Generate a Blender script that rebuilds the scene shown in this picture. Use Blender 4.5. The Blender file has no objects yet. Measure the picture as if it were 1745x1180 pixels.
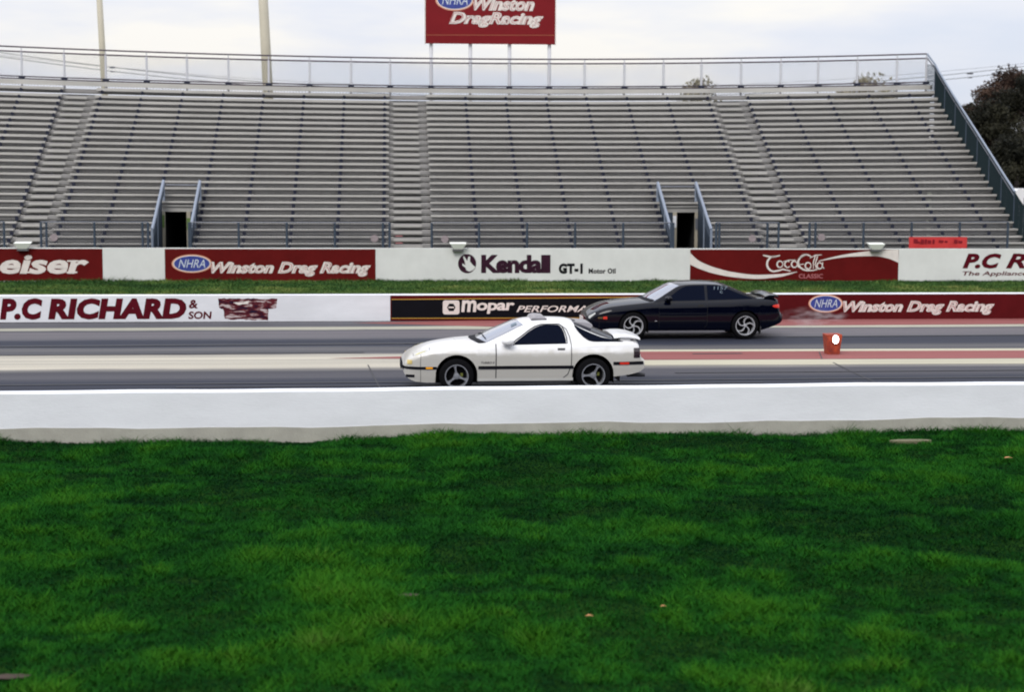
import bpy, math, random
import numpy as np
from mathutils import Vector, Matrix, Euler
random.seed(7); RNG = np.random.default_rng(11)
C = bpy.context.scene
COL = C.collection

# ------------------------------------------------------------------ camera
FPX = 3088.0; CX, CY = 872.5, 590.0
CAMH = 4.3
PITCH = math.atan((590-256)/FPX); YAW = math.atan(0.09); ROLL = 0.004
cam_d = bpy.data.cameras.new('camera'); cam = bpy.data.objects.new('camera', cam_d); COL.objects.link(cam)
cam_d.sensor_width = 36; cam_d.lens = FPX/1745*36; cam_d.clip_end = 6000; cam_d.clip_start = 0.1
RM = Matrix.Rotation(-YAW, 3, 'Z') @ Matrix.Rotation(math.pi/2-PITCH, 3, 'X') @ Matrix.Rotation(ROLL, 3, 'Z')
cam.matrix_world = Matrix.Translation((0, 0, CAMH)) @ RM.to_4x4()
C.camera = cam
cam_d.dof.use_dof = True; cam_d.dof.focus_distance = 33.0; cam_d.dof.aperture_fstop = 1.6
C.cycles.filter_width = 1.9
C.view_settings.view_transform = 'Standard'; C.view_settings.look = 'None'
C.view_settings.exposure = 0.0; C.view_settings.gamma = 1.0

# ------------------------------------------------------------------ world and sun
SUN_EL, SUN_AZ = math.radians(42), math.radians(205)     # azimuth clockwise from +Y: behind the camera, to the left
w = bpy.data.worlds.new('World'); C.world = w; w.use_nodes = True
nt = w.node_tree; nt.nodes.clear()
def N(nt, t, **k):
    n = nt.nodes.new(t)
    for a, b in k.items():
        if a in n.inputs.keys(): n.inputs[a].default_value = b
        else: setattr(n, a, b)
    return n
out = N(nt, 'ShaderNodeOutputWorld')
sky = N(nt, 'ShaderNodeTexSky'); sky.sky_type = 'NISHITA'; sky.sun_disc = False
sky.sun_elevation = SUN_EL; sky.sun_rotation = SUN_AZ
b1 = N(nt, 'ShaderNodeBackground'); b1.inputs[1].default_value = 0.1
nt.links.new(sky.outputs[0], b1.inputs[0])
tc = N(nt, 'ShaderNodeTexCoord')
mp = N(nt, 'ShaderNodeMapping'); mp.inputs['Scale'].default_value = (2.0, 2.0, 9.0); mp.inputs['Location'].default_value = (0.35, 0.1, 0.4)
nt.links.new(tc.outputs['Generated'], mp.inputs[0])
nz = N(nt, 'ShaderNodeTexNoise'); nz.inputs['Scale'].default_value = 2.3; nz.inputs['Detail'].default_value = 5; nz.inputs['Roughness'].default_value = 0.5
nt.links.new(mp.outputs[0], nz.inputs[0])
cr = N(nt, 'ShaderNodeValToRGB')
e = cr.color_ramp.elements
e[0].position = 0.38; e[0].color = (0.74, 0.79, 0.91, 1)
e[1].position = 0.62; e[1].color = (1.0, 0.97, 0.93, 1)
em = cr.color_ramp.elements.new(0.5); em.color = (0.83, 0.85, 0.93, 1)
nt.links.new(nz.outputs[0], cr.inputs[0])
sep = N(nt, 'ShaderNodeSeparateXYZ'); nt.links.new(tc.outputs['Generated'], sep.inputs[0])
mx = N(nt, 'ShaderNodeMath', operation='MAXIMUM'); mx.inputs[1].default_value = 0.0; nt.links.new(sep.outputs[2], mx.inputs[0])
ma = N(nt, 'ShaderNodeMath', operation='MULTIPLY_ADD'); ma.inputs[1].default_value = 1.1; ma.inputs[2].default_value = 0.95
nt.links.new(mx.outputs[0], ma.inputs[0])
b2 = N(nt, 'ShaderNodeBackground'); nt.links.new(cr.outputs[0], b2.inputs[0]); nt.links.new(ma.outputs[0], b2.inputs[1])
ms = N(nt, 'ShaderNodeMixShader'); ms.inputs[0].default_value = 0.93
nt.links.new(b1.outputs[0], ms.inputs[1]); nt.links.new(b2.outputs[0], ms.inputs[2]); nt.links.new(ms.outputs[0], out.inputs[0])

sd = bpy.data.lights.new('sun', 'SUN'); sd.energy = 1.8; sd.angle = math.radians(25); sd.color = (1.0, 0.96, 0.9)
so = bpy.data.objects.new('sun', sd); COL.objects.link(so)
sdir = Vector((math.sin(SUN_AZ)*math.cos(SUN_EL), math.cos(SUN_AZ)*math.cos(SUN_EL), math.sin(SUN_EL)))
so.rotation_euler = sdir.to_track_quat('Z', 'Y').to_euler(); so.location = (0, -20, 40)

# ------------------------------------------------------------------ pixel -> place helpers (photograph's pixel grid)
def ray(px, py): return RM @ Vector(((px-CX)/FPX, -(py-CY)/FPX, -1.0))
def ground(px, py, z=0.0):
    d = ray(px, py); t = (z-CAMH)/d.z; return Vector((d.x*t, d.y*t, z))
def atY(px, py, Y):
    d = ray(px, py); t = Y/d.y; return Vector((d.x*t, Y, CAMH+d.z*t))

# ------------------------------------------------------------------ materials
def mat(name, col, rough=0.6, metal=0.0, var=0.0, vscale=3.0, coat=0.0, spec=0.5, bump=0.0, bscale=60, emit=None, estr=0, col2=None, stretch=(1,1,1)):
    m = bpy.data.materials.new(name); m.use_nodes = True; t = m.node_tree; p = t.nodes['Principled BSDF']
    p.inputs['Base Color'].default_value = (*col, 1); p.inputs['Roughness'].default_value = rough
    p.inputs['Metallic'].default_value = metal; p.inputs['Coat Weight'].default_value = coat
    p.inputs['Coat Roughness'].default_value = 0.04
    p.inputs['Specular IOR Level'].default_value = spec
    if emit: p.inputs['Emission Color'].default_value = (*emit, 1); p.inputs['Emission Strength'].default_value = estr
    if var or bump:
        g = N(t, 'ShaderNodeNewGeometry'); mpn = N(t, 'ShaderNodeMapping'); mpn.inputs['Scale'].default_value = stretch
        t.links.new(g.outputs['Position'], mpn.inputs[0])
    if var:
        n1 = N(t, 'ShaderNodeTexNoise'); n1.inputs['Scale'].default_value = vscale; n1.inputs['Detail'].default_value = 6; n1.inputs['Roughness'].default_value = 0.65
        t.links.new(mpn.outputs[0], n1.inputs[0])
        r = N(t, 'ShaderNodeValToRGB'); c2 = col2 or tuple(c*(1-var) for c in col)
        r.color_ramp.elements[0].position = 0.3; r.color_ramp.elements[0].color = (*c2, 1)
        r.color_ramp.elements[1].position = 0.7; r.color_ramp.elements[1].color = (*col, 1)
        t.links.new(n1.outputs[0], r.inputs[0]); t.links.new(r.outputs[0], p.inputs['Base Color'])
    if bump:
        n2 = N(t, 'ShaderNodeTexNoise'); n2.inputs['Scale'].default_value = bscale; n2.inputs['Detail'].default_value = 4
        t.links.new(mpn.outputs[0], n2.inputs[0])
        bn = N(t, 'ShaderNodeBump'); bn.inputs['Strength'].default_value = bump; bn.inputs['Distance'].default_value = 0.01
        t.links.new(n2.outputs[0], bn.inputs['Height']); t.links.new(bn.outputs[0], p.inputs['Normal'])
    return m
M = dict(
    white_conc=mat('painted_concrete', (0.80, 0.82, 0.87), 0.75, var=0.13, vscale=1.3, bump=0.25, bscale=30, stretch=(0.5,1,1.6)),
    bare_conc=mat('bare_concrete', (0.42, 0.41, 0.36), 0.9, var=0.25, vscale=2.2, bump=0.4, bscale=40),
    wall_white=mat('old_white_paint', (0.66, 0.67, 0.65), 0.8, var=0.14, vscale=1.0, bump=0.2, bscale=25),
    mid_white=mat('dirty_white_paint', (0.72, 0.73, 0.77), 0.8, var=0.18, vscale=0.9, bump=0.2, bscale=25, stretch=(0.6,1,2)),
    red=mat('red_sign_paint', (0.118, 0.007, 0.007), 0.8, spec=0.08, var=0.25, vscale=1.5),
    red2=mat('dark_red_sign_paint', (0.095, 0.006, 0.008), 0.8, spec=0.08, var=0.3, vscale=1.5),
    letter_red=mat('red_letter_paint', (0.095, 0.004, 0.011), 0.8, spec=0.08, var=0.25, vscale=4),
    cream=mat('cream_letter_paint', (0.72, 0.66, 0.62), 0.6, var=0.15, vscale=5),
    pink=mat('pink_letter_paint', (0.42, 0.13, 0.14), 0.6, var=0.2, vscale=5),
    black=mat('black_paint', (0.004, 0.004, 0.007), 0.7, spec=0.1, var=0.3, vscale=4),
    plum=mat('plum_letter_paint', (0.035, 0.008, 0.022), 0.7, spec=0.15, var=0.3, vscale=5),
    blue=mat('blue_emblem_paint', (0.03, 0.05, 0.28), 0.5, var=0.3, vscale=6),
    orange_rim=mat('orange_rim_paint', (0.62, 0.28, 0.18), 0.5),
    gold=mat('gold_line_paint', (0.42, 0.24, 0.03), 0.5),
    navy=mat('dark_navy_paint', (0.012, 0.012, 0.05), 0.7, spec=0.1, var=0.5, vscale=3.5, col2=(0.10,0.008,0.018)),
    alu=mat('weathered_aluminium', (0.48, 0.465, 0.44), 0.5, metal=0.25, var=0.25, vscale=1.2, stretch=(0.4,1,1)),
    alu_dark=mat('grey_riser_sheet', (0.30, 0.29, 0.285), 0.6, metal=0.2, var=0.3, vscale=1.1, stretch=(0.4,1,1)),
    steel=mat('galvanised_steel', (0.16, 0.17, 0.20), 0.5, metal=0.4, var=0.2, vscale=4),
    frame=mat('dark_steel_frame', (0.03, 0.033, 0.055), 0.7, spec=.2, var=0.2),
    rail=mat('rail_pipe', (0.07, 0.055, 0.07), 0.6, spec=.2),
    handrail=mat('blue_grey_rail', (0.20, 0.235, 0.30), 0.5),
    post=mat('pale_post', (0.50, 0.50, 0.54), 0.5),
    wire=mat('fence_wire', (0.035, 0.04, 0.055), 0.8, spec=.1),
    bluesteel=mat('blue_grey_panel', (0.035, 0.055, 0.085), 0.6, var=0.35, vscale=3),
    tan_post=mat('tan_post_paint', (0.42, 0.38, 0.30), 0.6, var=0.2),
    darkvoid=mat('added_tunnel_black', (0.01, 0.011, 0.014), 0.9),
    screen=mat('dark_backing_cloth', (0.03, 0.035, 0.035), 0.9, var=0.3),
    pole=mat('pole_beige', (0.52, 0.48, 0.38), 0.6, var=0.12, vscale=1),
    wood=mat('wood_pole', (0.12, 0.09, 0.07), 0.9, var=0.3),
    cable=mat('cable', (0.03, 0.03, 0.035), 0.6),
    lampwhite=mat('white_lamp_housing', (0.78, 0.80, 0.74), 0.35),
    darkmetal=mat('dark_metal', (0.04, 0.04, 0.045), 0.5),
    banner=mat('red_banner_vinyl', (0.55, 0.03, 0.03), 0.5, var=0.15, vscale=5),
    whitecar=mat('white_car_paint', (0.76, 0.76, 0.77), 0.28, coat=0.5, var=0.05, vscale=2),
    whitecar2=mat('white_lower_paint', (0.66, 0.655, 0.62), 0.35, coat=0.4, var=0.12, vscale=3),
    blackcar=mat('black_car_paint', (0.0008, 0.0014, 0.006), 0.05, coat=0.0, spec=0.28),
    glass=mat('tinted_glass', (0.002, 0.004, 0.013), 0.05, spec=0.04),
    wglass=mat('windscreen_glass', (0.16, 0.18, 0.24), 0.08, spec=1.0, coat=1.0),
    tyre=mat('tyre_rubber', (0.004, 0.004, 0.005), 0.9, spec=0.1),
    alloy=mat('alloy_silver', (0.32, 0.33, 0.36), 0.3, metal=0.55),
    alloy_bright=mat('alloy_bright', (0.46, 0.47, 0.50), 0.25, metal=0.4),
    trim=mat('black_rubber_trim', (0.005, 0.005, 0.009), 0.7, spec=0.15),
    gap=mat('shut_line', (0.07, 0.07, 0.075), 0.9, spec=.1),
    bgap=mat('black_shut_line', (0.001, 0.001, 0.001), 0.8),
    amber=mat('amber_lens', (0.9, 0.38, 0.02), 0.25, coat=0.5),
    redlens=mat('red_lens', (0.65, 0.03, 0.015), 0.25, coat=0.5),
    darklens=mat('smoked_lens', (0.02, 0.01, 0.015), 0.2, coat=0.6),
    visor=mat('pale_grey_visor', (0.36, 0.35, 0.38), 0.3, coat=0.5),
    yellow=mat('yellow_mark', (0.75, 0.70, 0.12), 0.5),
    chalk=mat('white_shoe_polish', (0.13, 0.17, 0.21), 0.8),
    foam=mat('orange_red_foam', (0.42, 0.06, 0.012), 0.7, var=0.45, vscale=9, col2=(0.13,0.012,0.012)),
    lamp=mat('lit_lamp', (1, 0.95, 0.9), 0.3, emit=(1.0, 0.90, 0.82), estr=9),
    leafbrown=mat('dry_leaf', (0.42, 0.20, 0.08), 0.8),
    stone=mat('pale_stone', (0.15, 0.14, 0.08), 0.9, var=0.3, vscale=8),
    bark=mat('bark', (0.05, 0.04, 0.04), 0.9, var=0.3),
    vanwhite=mat('van_paint', (0.75, 0.74, 0.76), 0.35, coat=0.4),
    seal=mat('crack_sealant', (0.03, 0.03, 0.035), 0.8),
    streak=mat('worn_rubber_mark', (0.035, 0.036, 0.045), 0.7, var=0.3, vscale=2),
)

# ------------------------------------------------------------------ mesh helpers
class MB:
    def __init__(s): s.v = []; s.f = []
    def box(s, a, b):
        x0, y0, z0 = a; x1, y1, z1 = b; o = len(s.v)
        s.v += [(x0,y0,z0),(x1,y0,z0),(x1,y1,z0),(x0,y1,z0),(x0,y0,z1),(x1,y0,z1),(x1,y1,z1),(x0,y1,z1)]
        s.f += [tuple(o+i for i in q) for q in ((0,3,2,1),(4,5,6,7),(0,1,5,4),(1,2,6,5),(2,3,7,6),(3,0,4,7))]
    def ring(s, rings, cap=True, close=True):
        o = len(s.v); n = len(rings[0])
        for r in rings: s.v += [tuple(p) for p in r]
        for i in range(len(rings)-1):
            for j in range(n if close else n-1):
                k = (j+1) % n
                s.f.append((o+i*n+j, o+i*n+k, o+(i+1)*n+k, o+(i+1)*n+j))
        if cap:
            s.f.append(tuple(o+j for j in range(n-1, -1, -1))); s.f.append(tuple(o+(len(rings)-1)*n+j for j in range(n)))
    def tube(s, pts, r, n=6):
        pts = [Vector(p) for p in pts]; rings = []
        rs = r if isinstance(r, (list, tuple)) else [r]*len(pts)
        for i, p in enumerate(pts):
            d = (pts[min(i+1, len(pts)-1)]-pts[max(i-1, 0)]).normalized()
            a = d.orthogonal().normalized() if abs(d.z) > 0.9 else d.cross(Vector((0,0,1))).normalized(); b = d.cross(a)
            rings.append([p+(a*math.cos(2*math.pi*j/n)+b*math.sin(2*math.pi*j/n))*rs[i] for j in range(n)])
        s.ring(rings)
    def grid(s, P):           # P[i][j] points
        o = len(s.v); nj = len(P[0])
        for r in P: s.v += [tuple(p) for p in r]
        for i in range(len(P)-1):
            for j in range(nj-1):
                s.f.append((o+i*nj+j, o+i*nj+j+1, o+(i+1)*nj+j+1, o+(i+1)*nj+j))
    def build(s, name, m, parent=None, smooth=False, world=False):
        me = bpy.data.meshes.new(name); me.from_pydata([tuple(v) for v in s.v], [], s.f); me.update()
        if m: me.materials.append(m)
        if smooth: me.polygons.foreach_set('use_smooth', [True]*len(me.polygons))
        o = bpy.data.objects.new(name, me); COL.objects.link(o)
        if parent: o.parent = parent
        return o
def tag(o, label=None, cat=None, group=None, kind=None):
    if label: o['label'] = label
    if cat: o['category'] = cat
    if group: o['group'] = group
    if kind: o['kind'] = kind
    return o
def empty(name, loc=(0,0,0), rz=0):
    o = bpy.data.objects.new(name, None); o.location = loc; o.rotation_euler = (0,0,rz); COL.objects.link(o); return o
def copy_tree(o, parent=None):
    c = o.copy(); COL.objects.link(c); c.parent = parent
    for ch in [x for x in list(bpy.data.objects) if x.parent == o]: copy_tree(ch, c)
    return c
def world_child(o, parent):
    """parent already placed at its own location; the child's mesh is in world coordinates"""
    o.parent = parent; o.matrix_parent_inverse = Matrix.Translation(parent.location).inverted(); return o

# ------------------------------------------------------------------ ground, track
_a = ground(0, 671.5, 0.72); _b = ground(1745, 654.5, 0.72)
def NWY(x): return _a.y+(_b.y-_a.y)/(_b.x-_a.x)*(x-_a.x)+.15      # inside the near barrier
def sheet(name, pts, z, m, kind='structure'):
    mb = MB(); o = len(mb.v)
    mb.v += [(p[0], p[1], z) for p in pts]; mb.f.append(tuple(range(len(pts))))
    ob = mb.build(name, m); ob['kind'] = kind; return ob
def nodes(name):
    m = bpy.data.materials.new(name); m.use_nodes = True; return m, m.node_tree, m.node_tree.nodes['Principled BSDF']
# earth
gm = mat('earth_green', (0.05, 0.075, 0.03), 0.95, var=0.5, vscale=0.4, col2=(0.07, 0.06, 0.035))
sheet('ground', [(-2500,-600),(2500,-600),(2500,3500),(-2500,3500)], -0.14, gm)
# track: asphalt with long rubbered streaks; bands follow the lanes
Y0T = 26.8; 
yb = lambda py, px=400: ground(px, py).y
tm, tt, tp = nodes('track_asphalt')
g = N(tt, 'ShaderNodeNewGeometry'); sp = N(tt, 'ShaderNodeSeparateXYZ'); tt.links.new(g.outputs['Position'], sp.inputs[0])
mp1 = N(tt, 'ShaderNodeMapping'); mp1.inputs['Scale'].default_value = (0.03, 2.2, 1); tt.links.new(g.outputs['Position'], mp1.inputs[0])
n1 = N(tt, 'ShaderNodeTexNoise'); n1.inputs['Scale'].default_value = 1.0; n1.inputs['Detail'].default_value = 9; n1.inputs['Roughness'].default_value = 0.78
tt.links.new(mp1.outputs[0], n1.inputs[0])
mp2 = N(tt, 'ShaderNodeMapping'); mp2.inputs['Scale'].default_value = (0.25, 0.6, 1); tt.links.new(g.outputs['Position'], mp2.inputs[0])
n2 = N(tt, 'ShaderNodeTexNoise'); n2.inputs['Scale'].default_value = 1.0; n2.inputs['Detail'].default_value = 8; n2.inputs['Roughness'].default_value = 0.6
tt.links.new(mp2.outputs[0], n2.inputs[0])
n3 = N(tt, 'ShaderNodeTexNoise'); n3.inputs['Scale'].default_value = 45; n3.inputs['Detail'].default_value = 3
tt.links.new(g.outputs['Position'], n3.inputs[0])
YA, YB = 26.0, 47.0
mr = N(tt, 'ShaderNodeMapRange'); mr.inputs[1].default_value = YA; mr.inputs[2].default_value = YB
wob = N(tt, 'ShaderNodeMath', operation='MULTIPLY_ADD'); wob.inputs[1].default_value = 0.5; tt.links.new(n2.outputs[0], wob.inputs[0]); tt.links.new(sp.outputs[1], wob.inputs[2])
wob2 = N(tt, 'ShaderNodeMath', operation='SUBTRACT'); wob2.inputs[1].default_value = 0.25; tt.links.new(wob.outputs[0], wob2.inputs[0])
tt.links.new(wob2.outputs[0], mr.inputs[0])
ramp = N(tt, 'ShaderNodeValToRGB'); 
DK=(0.028,0.032,0.048); MD=(0.070,0.069,0.080); LT=(0.12,0.117,0.12); TAN=(0.44,0.41,0.34); PALE=(0.36,0.35,0.28)
bands = [(672,DK),(650,DK),(643,MD),(634,MD),(629,(0.22,0.21,0.19)),(627,TAN),(616,(0.42,0.395,0.33)),(606,TAN),(604,LT),(601,(0.075,0.075,0.085)),(595,LT),(591,DK),(580,DK),(577,(0.115,0.11,0.12)),(567,(0.135,0.125,0.135)),(563.5,MD),(562.5,PALE),(558.5,PALE),(557.5,MD),(551,(0.11,0.11,0.12)),(548,(0.04,0.04,0.045))]
els = ramp.color_ramp.elements
for i, (py, c) in enumerate(bands):
    pos = min(max((yb(py)-YA)/(YB-YA), 0.001+i*1e-4), 0.999)
    if i < 2: el = els[i]; el.position = pos
    else: el = els.new(pos)
    el.color = (*c, 1)
tt.links.new(mr.outputs[0], ramp.inputs[0])
r2 = N(tt, 'ShaderNodeValToRGB'); r2.color_ramp.elements[0].position = 0.33; r2.color_ramp.elements[0].color = (0.52,0.53,0.58,1); r2.color_ramp.elements[1].position = 0.68; r2.color_ramp.elements[1].color = (1.32,1.30,1.27,1)
tt.links.new(n1.outputs[0], r2.inputs[0])
r3 = N(tt, 'ShaderNodeValToRGB'); r3.color_ramp.elements[0].position = 0.3; r3.color_ramp.elements[0].color = (0.8,0.8,0.8,1); r3.color_ramp.elements[1].position = 0.7; r3.color_ramp.elements[1].color = (1.15,1.15,1.15,1)
tt.links.new(n3.outputs[0], r3.inputs[0])
x1 = N(tt, 'ShaderNodeMix', data_type='RGBA', blend_type='MULTIPLY'); x1.inputs[0].default_value = 1
tt.links.new(ramp.outputs[0], x1.inputs[6]); tt.links.new(r2.outputs[0], x1.inputs[7])
x2 = N(tt, 'ShaderNodeMix', data_type='RGBA', blend_type='MULTIPLY'); x2.inputs[0].default_value = 1
tt.links.new(x1.outputs[2], x2.inputs[6]); tt.links.new(r3.outputs[0], x2.inputs[7])
tt.links.new(x2.outputs[2], tp.inputs['Base Color']); tp.inputs['Roughness'].default_value = 0.75; tp.inputs['Specular IOR Level'].default_value = 0.15
sheet('road', [(-90, NWY(-90)), (110, NWY(110)), (110, 47.5), (-90, 46.4)], 0.0, tm)

redpaint = mat('worn_red_track_paint', (0.27, 0.088, 0.085), 0.8, spec=.2, var=0.32, vscale=1.0, stretch=(0.12, 2.5, 1))
palepaint = mat('pale_track_line', (0.46, 0.43, 0.32), 0.75, var=0.25, vscale=1.0, stretch=(0.15, 2, 1))
def px_poly(name, P, z, m):
    q = [ground(a, b, z) for a, b in P]; return sheet(name, [(p.x, p.y) for p in q], z, m)
px_poly('road_marking', [(560,611),(1100,613.5),(1745,610.5),(2300,609),(2300,595),(1745,597),(1100,598.5),(900,602)], 0.004, redpaint)
px_poly('road_marking', [(600,550.5),(880,558),(1745,552.5),(2300,548),(2300,535),(1745,540),(880,545)], 0.004, redpaint)
px_poly('road_marking', [(1000,623),(1745,620),(2300,617),(2300,610),(1745,611.5),(1100,614.5)], 0.005, palepaint)
px_poly('road_marking', [(800,604),(1100,599.5),(1745,597.5),(2300,595.5),(2300,592),(1745,594),(1100,596)], 0.0055, palepaint)
for P in ([(626,622),(628,622),(650,664),(647,664)], [(1418,618),(1421,618),(1502,656),(1498,656)], [(1395,600),(1397,600),(1402,612),(1400,612)]):
    px_poly('crack', P, 0.008, M['seal'])
for (a, b, py, wd) in ((-200, 1900, 649, 1.4), (300, 1300, 655, 1.0), (1150, 2000, 637, 1.0), (1180, 1265, 605.0, 0.9), (-200, 620, 598, 1.0), (-200, 900, 583, 1.6), (1340, 2000, 577, 1.3)):
    sl = -0.008
    px_poly('skid_mark', [(a, py-(a-870)*-sl*1), (b, py-(b-870)*-sl*1), (b, py+wd-(b-870)*-sl), (a, py+wd-(a-870)*-sl)][::-1], 0.011, M['streak'])

# ------------------------------------------------------------------ walls
class Wall:
    """upright plane through two ground points; u runs along it in metres, z up"""
    def __init__(s, A, B):
        s.A = Vector((A.x, A.y, 0)); s.U = Vector((B.x-A.x, B.y-A.y, 0)).normalized(); s.n = Vector((s.U.y, -s.U.x, 0))
    def uz(s, px, py, off=0.0):
        d = ray(px, py); o = Vector((0,0,CAMH)); t = ((s.A+s.n*off-o).dot(s.n))/d.dot(s.n); p = o+d*t
        return (p-s.A).dot(s.U), p.z
    def P(s, u, z, off=0.0): return s.A+s.U*u+s.n*off+Vector((0,0,z))
near = Wall(ground(0, 671.5, 0.72), ground(1745, 654.5, 0.72))
mid = Wall(ground(0, 549.7), ground(1745, 543.4))
back = Wall(ground(0, 479.8), ground(1745, 480.0))
def wall_block(W, u0, u1, z0, z1, t0, t1, m, name, parent, nseg=1, topf=None):
    mb = MB(); rings = []
    for i in range(nseg+1):
        u = u0+(u1-u0)*i/nseg; zt = topf(u) if topf else z1; zb = z0(u) if callable(z0) else z0
        rings.append([W.P(u, zb, -t0), W.P(u, zb, -t1), W.P(u, zt, -t1), W.P(u, zt, -t0)])
    mb.ring(rings); return mb.build(name, m, parent)
def fit_text(s, shear=0.0, bold=0.0, spacing=1.0):
    cu = bpy.data.curves.new('lettering', 'FONT'); cu.body = s; cu.shear = shear; cu.offset = bold; cu.space_character = spacing; cu.resolution_u = 3
    ob = bpy.data.objects.new('lettering', cu)
    me = bpy.data.meshes.new_from_object(ob); bpy.data.objects.remove(ob); bpy.data.curves.remove(cu)
    v = np.array([p.co[:2] for p in me.vertices]); f = [tuple(p.vertices) for p in me.polygons]
    bpy.data.meshes.remove(me)
    mn = v.min(0); mxx = v.max(0); v = (v-mn)/(mxx-mn); return v, f
def letters(W, s, x0, x1, ytop, ybase, off, m, parent, shear=0.0, bold=0.0, spacing=1.0, name='lettering'):
    u0, za = W.uz(x0, ybase); u1, _ = W.uz(x1, ybase); _, zb = W.uz((x0+x1)/2, ytop)
    v, f = fit_text(s, shear, bold, spacing); mb = MB()
    mb.v = [tuple(W.P(u0+(u1-u0)*a, za+(zb-za)*b, off)) for a, b in v]; mb.f = f
    return mb.build(name, m, parent)
def patch(W, P, off, m, parent, name):
    mb = MB(); mb.v = [tuple(W.P(*W.uz(a, b), off)) for a, b in P]; mb.f = [tuple(range(len(P)))]
    return mb.build(name, m, parent)
def ell(cx, cy, rx, ry, n=36, rot=0): return [(cx+rx*math.cos(2*math.pi*i/n)*math.cos(rot)-ry*math.sin(2*math.pi*i/n)*math.sin(rot), cy-rx*math.cos(2*math.pi*i/n)*math.sin(rot)-ry*math.sin(2*math.pi*i/n)*math.cos(rot)) for i in range(n)]

# near barrier
nw = tag(empty('concrete_barrier', near.P(8, 0)), 'low white painted concrete barrier with bare grey foot beside the foreground grass', 'barrier')
def under(u): return 0.185+0.012*math.sin(u*0.9+1)+0.010*math.sin(u*2.3)+0.006*math.sin(u*5.1)
L0, L1 = -45, 60
mb = MB(); rings = []
for i in range(211):
    u = L0+(L1-L0)*i/210
    zt = 0.72+0.004*math.sin(u*1.1)+0.003*math.sin(u*2.9+2)
    rings.append([near.P(u, under(u), 0), near.P(u, under(u), -0.30), near.P(u, zt-0.012, -0.30), near.P(u, zt, -0.288), near.P(u, zt, -0.012), near.P(u, zt-0.012, 0)])
mb.ring(rings); world_child(mb.build('painted_wall', M['white_conc']), nw)
mb = MB(); rings = []
for i in range(211):
    u = L0+(L1-L0)*i/210
    rings.append([near.P(u, -0.2, 0.006), near.P(u, -0.2, -0.306), near.P(u, under(u)-0.0, -0.306), near.P(u, under(u), 0.006)])
mb.ring(rings); world_child(mb.build('bare_foot', M['bare_conc']), nw)

# middle barrier
MH = 0.655
mw = tag(empty('barrier_wall', mid.P(8, 0)), 'low barrier along the far lane painted with red and black sponsor panels', 'barrier')
uC = [mid.uz(x, 540)[0] for x in (665, 1337)]
world_child(wall_block(mid, -60, 90, -0.2, MH, 0.0, 0.42, M['mid_white'], 'concrete_wall', None), mw)
def wchild(o, p): world_child(o, p); return o
def panel(W, x0, x1, z0, z1, m, parent, name='painted_panel', t=0.004):
    u0 = W.uz(x0, 500)[0] if x0 > -900 else -60; u1 = W.uz(x1, 500)[0] if x1 < 2600 else 90
    mb = MB(); mb.ring([[W.P(u0, z0, t), W.P(u0, z0, 0.001), W.P(u0, z1, 0.001), W.P(u0, z1, t)], [W.P(u1, z0, t), W.P(u1, z0, 0.001), W.P(u1, z1, 0.001), W.P(u1, z1, t)]][::-1])
    o = mb.build(name, m); world_child(o, parent); return o
def sub(o, p): 
    o.parent = p; o.matrix_parent_inverse = p.matrix_parent_inverse.copy() if False else Matrix.Identity(4)
    par = p
    # meshes are in world coordinates: undo the part's and the thing's placing
    M4 = Matrix.Identity(4)
    chain = p
    loc = Vector((0,0,0))
    if p.parent: M4 = Matrix.Translation(p.parent.location) @ p.matrix_parent_inverse
    o.matrix_parent_inverse = M4.inverted(); return o
p1 = panel(mid, 665, 1200, 0.0, MH-0.012, M['red2'], mw); p1.name = 'black_sponsor_panel'; 
sub(patch(mid, [(667,511),(1200,506.5),(1200,543),(667,542.5)], 0.008, M['black'], None, 'black_field'), p1)
sub(patch(mid, [(667,509.8),(1200,505),(1200,506.5),(667,511.3)], 0.009, M['gold'], None, 'gold_line'), p1)
sub(patch(mid, [(667,542),(1200,541),(1200,542.4),(667,543.4)], 0.009, M['gold'], None, 'gold_line'), p1)
# emblem: rounded pale square with a dark disc
def rrect(x0, y0, x1, y1, r, n=5):
    P = []
    for cx, cy, a0 in ((x1-r, y0+r, -90), (x1-r, y1-r, 0), (x0+r, y1-r, 90), (x0+r, y0+r, 180)):
        for i in range(n+1):
            a = math.radians(a0+90*i/n); P.append((cx+r*math.cos(a), cy+r*math.sin(a)))
    return P
sub(patch(mid, rrect(754.5,512,783,536,4), 0.013, M['cream'], None, 'emblem'), p1)
sub(patch(mid, ell(769,524,7.3,7.3,6), 0.017, M['black'], None, 'emblem'), p1)
sub(patch(mid, rrect(764,523,774,525.2,1), 0.020, M['cream'], None, 'emblem'), p1)
sub(letters(mid, 'm', 786, 812, 511.5, 532, 0.013, M['cream'], None, 0.1, 0.03), p1)
sub(letters(mid, 'opar', 812, 877, 516, 535, 0.013, M['cream'], None, 0.1, 0.03, 0.95), p1)
sub(letters(mid, 'PERFORMANCE', 880, 1052, 521, 532.3, 0.013, M['cream'], None, 0.3, 0.012, 1.0), p1)
p2 = panel(mid, 1200, 2700, 0.0, MH-0.012, M['red2'], mw); p2.name = 'red_sponsor_panel'
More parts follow.
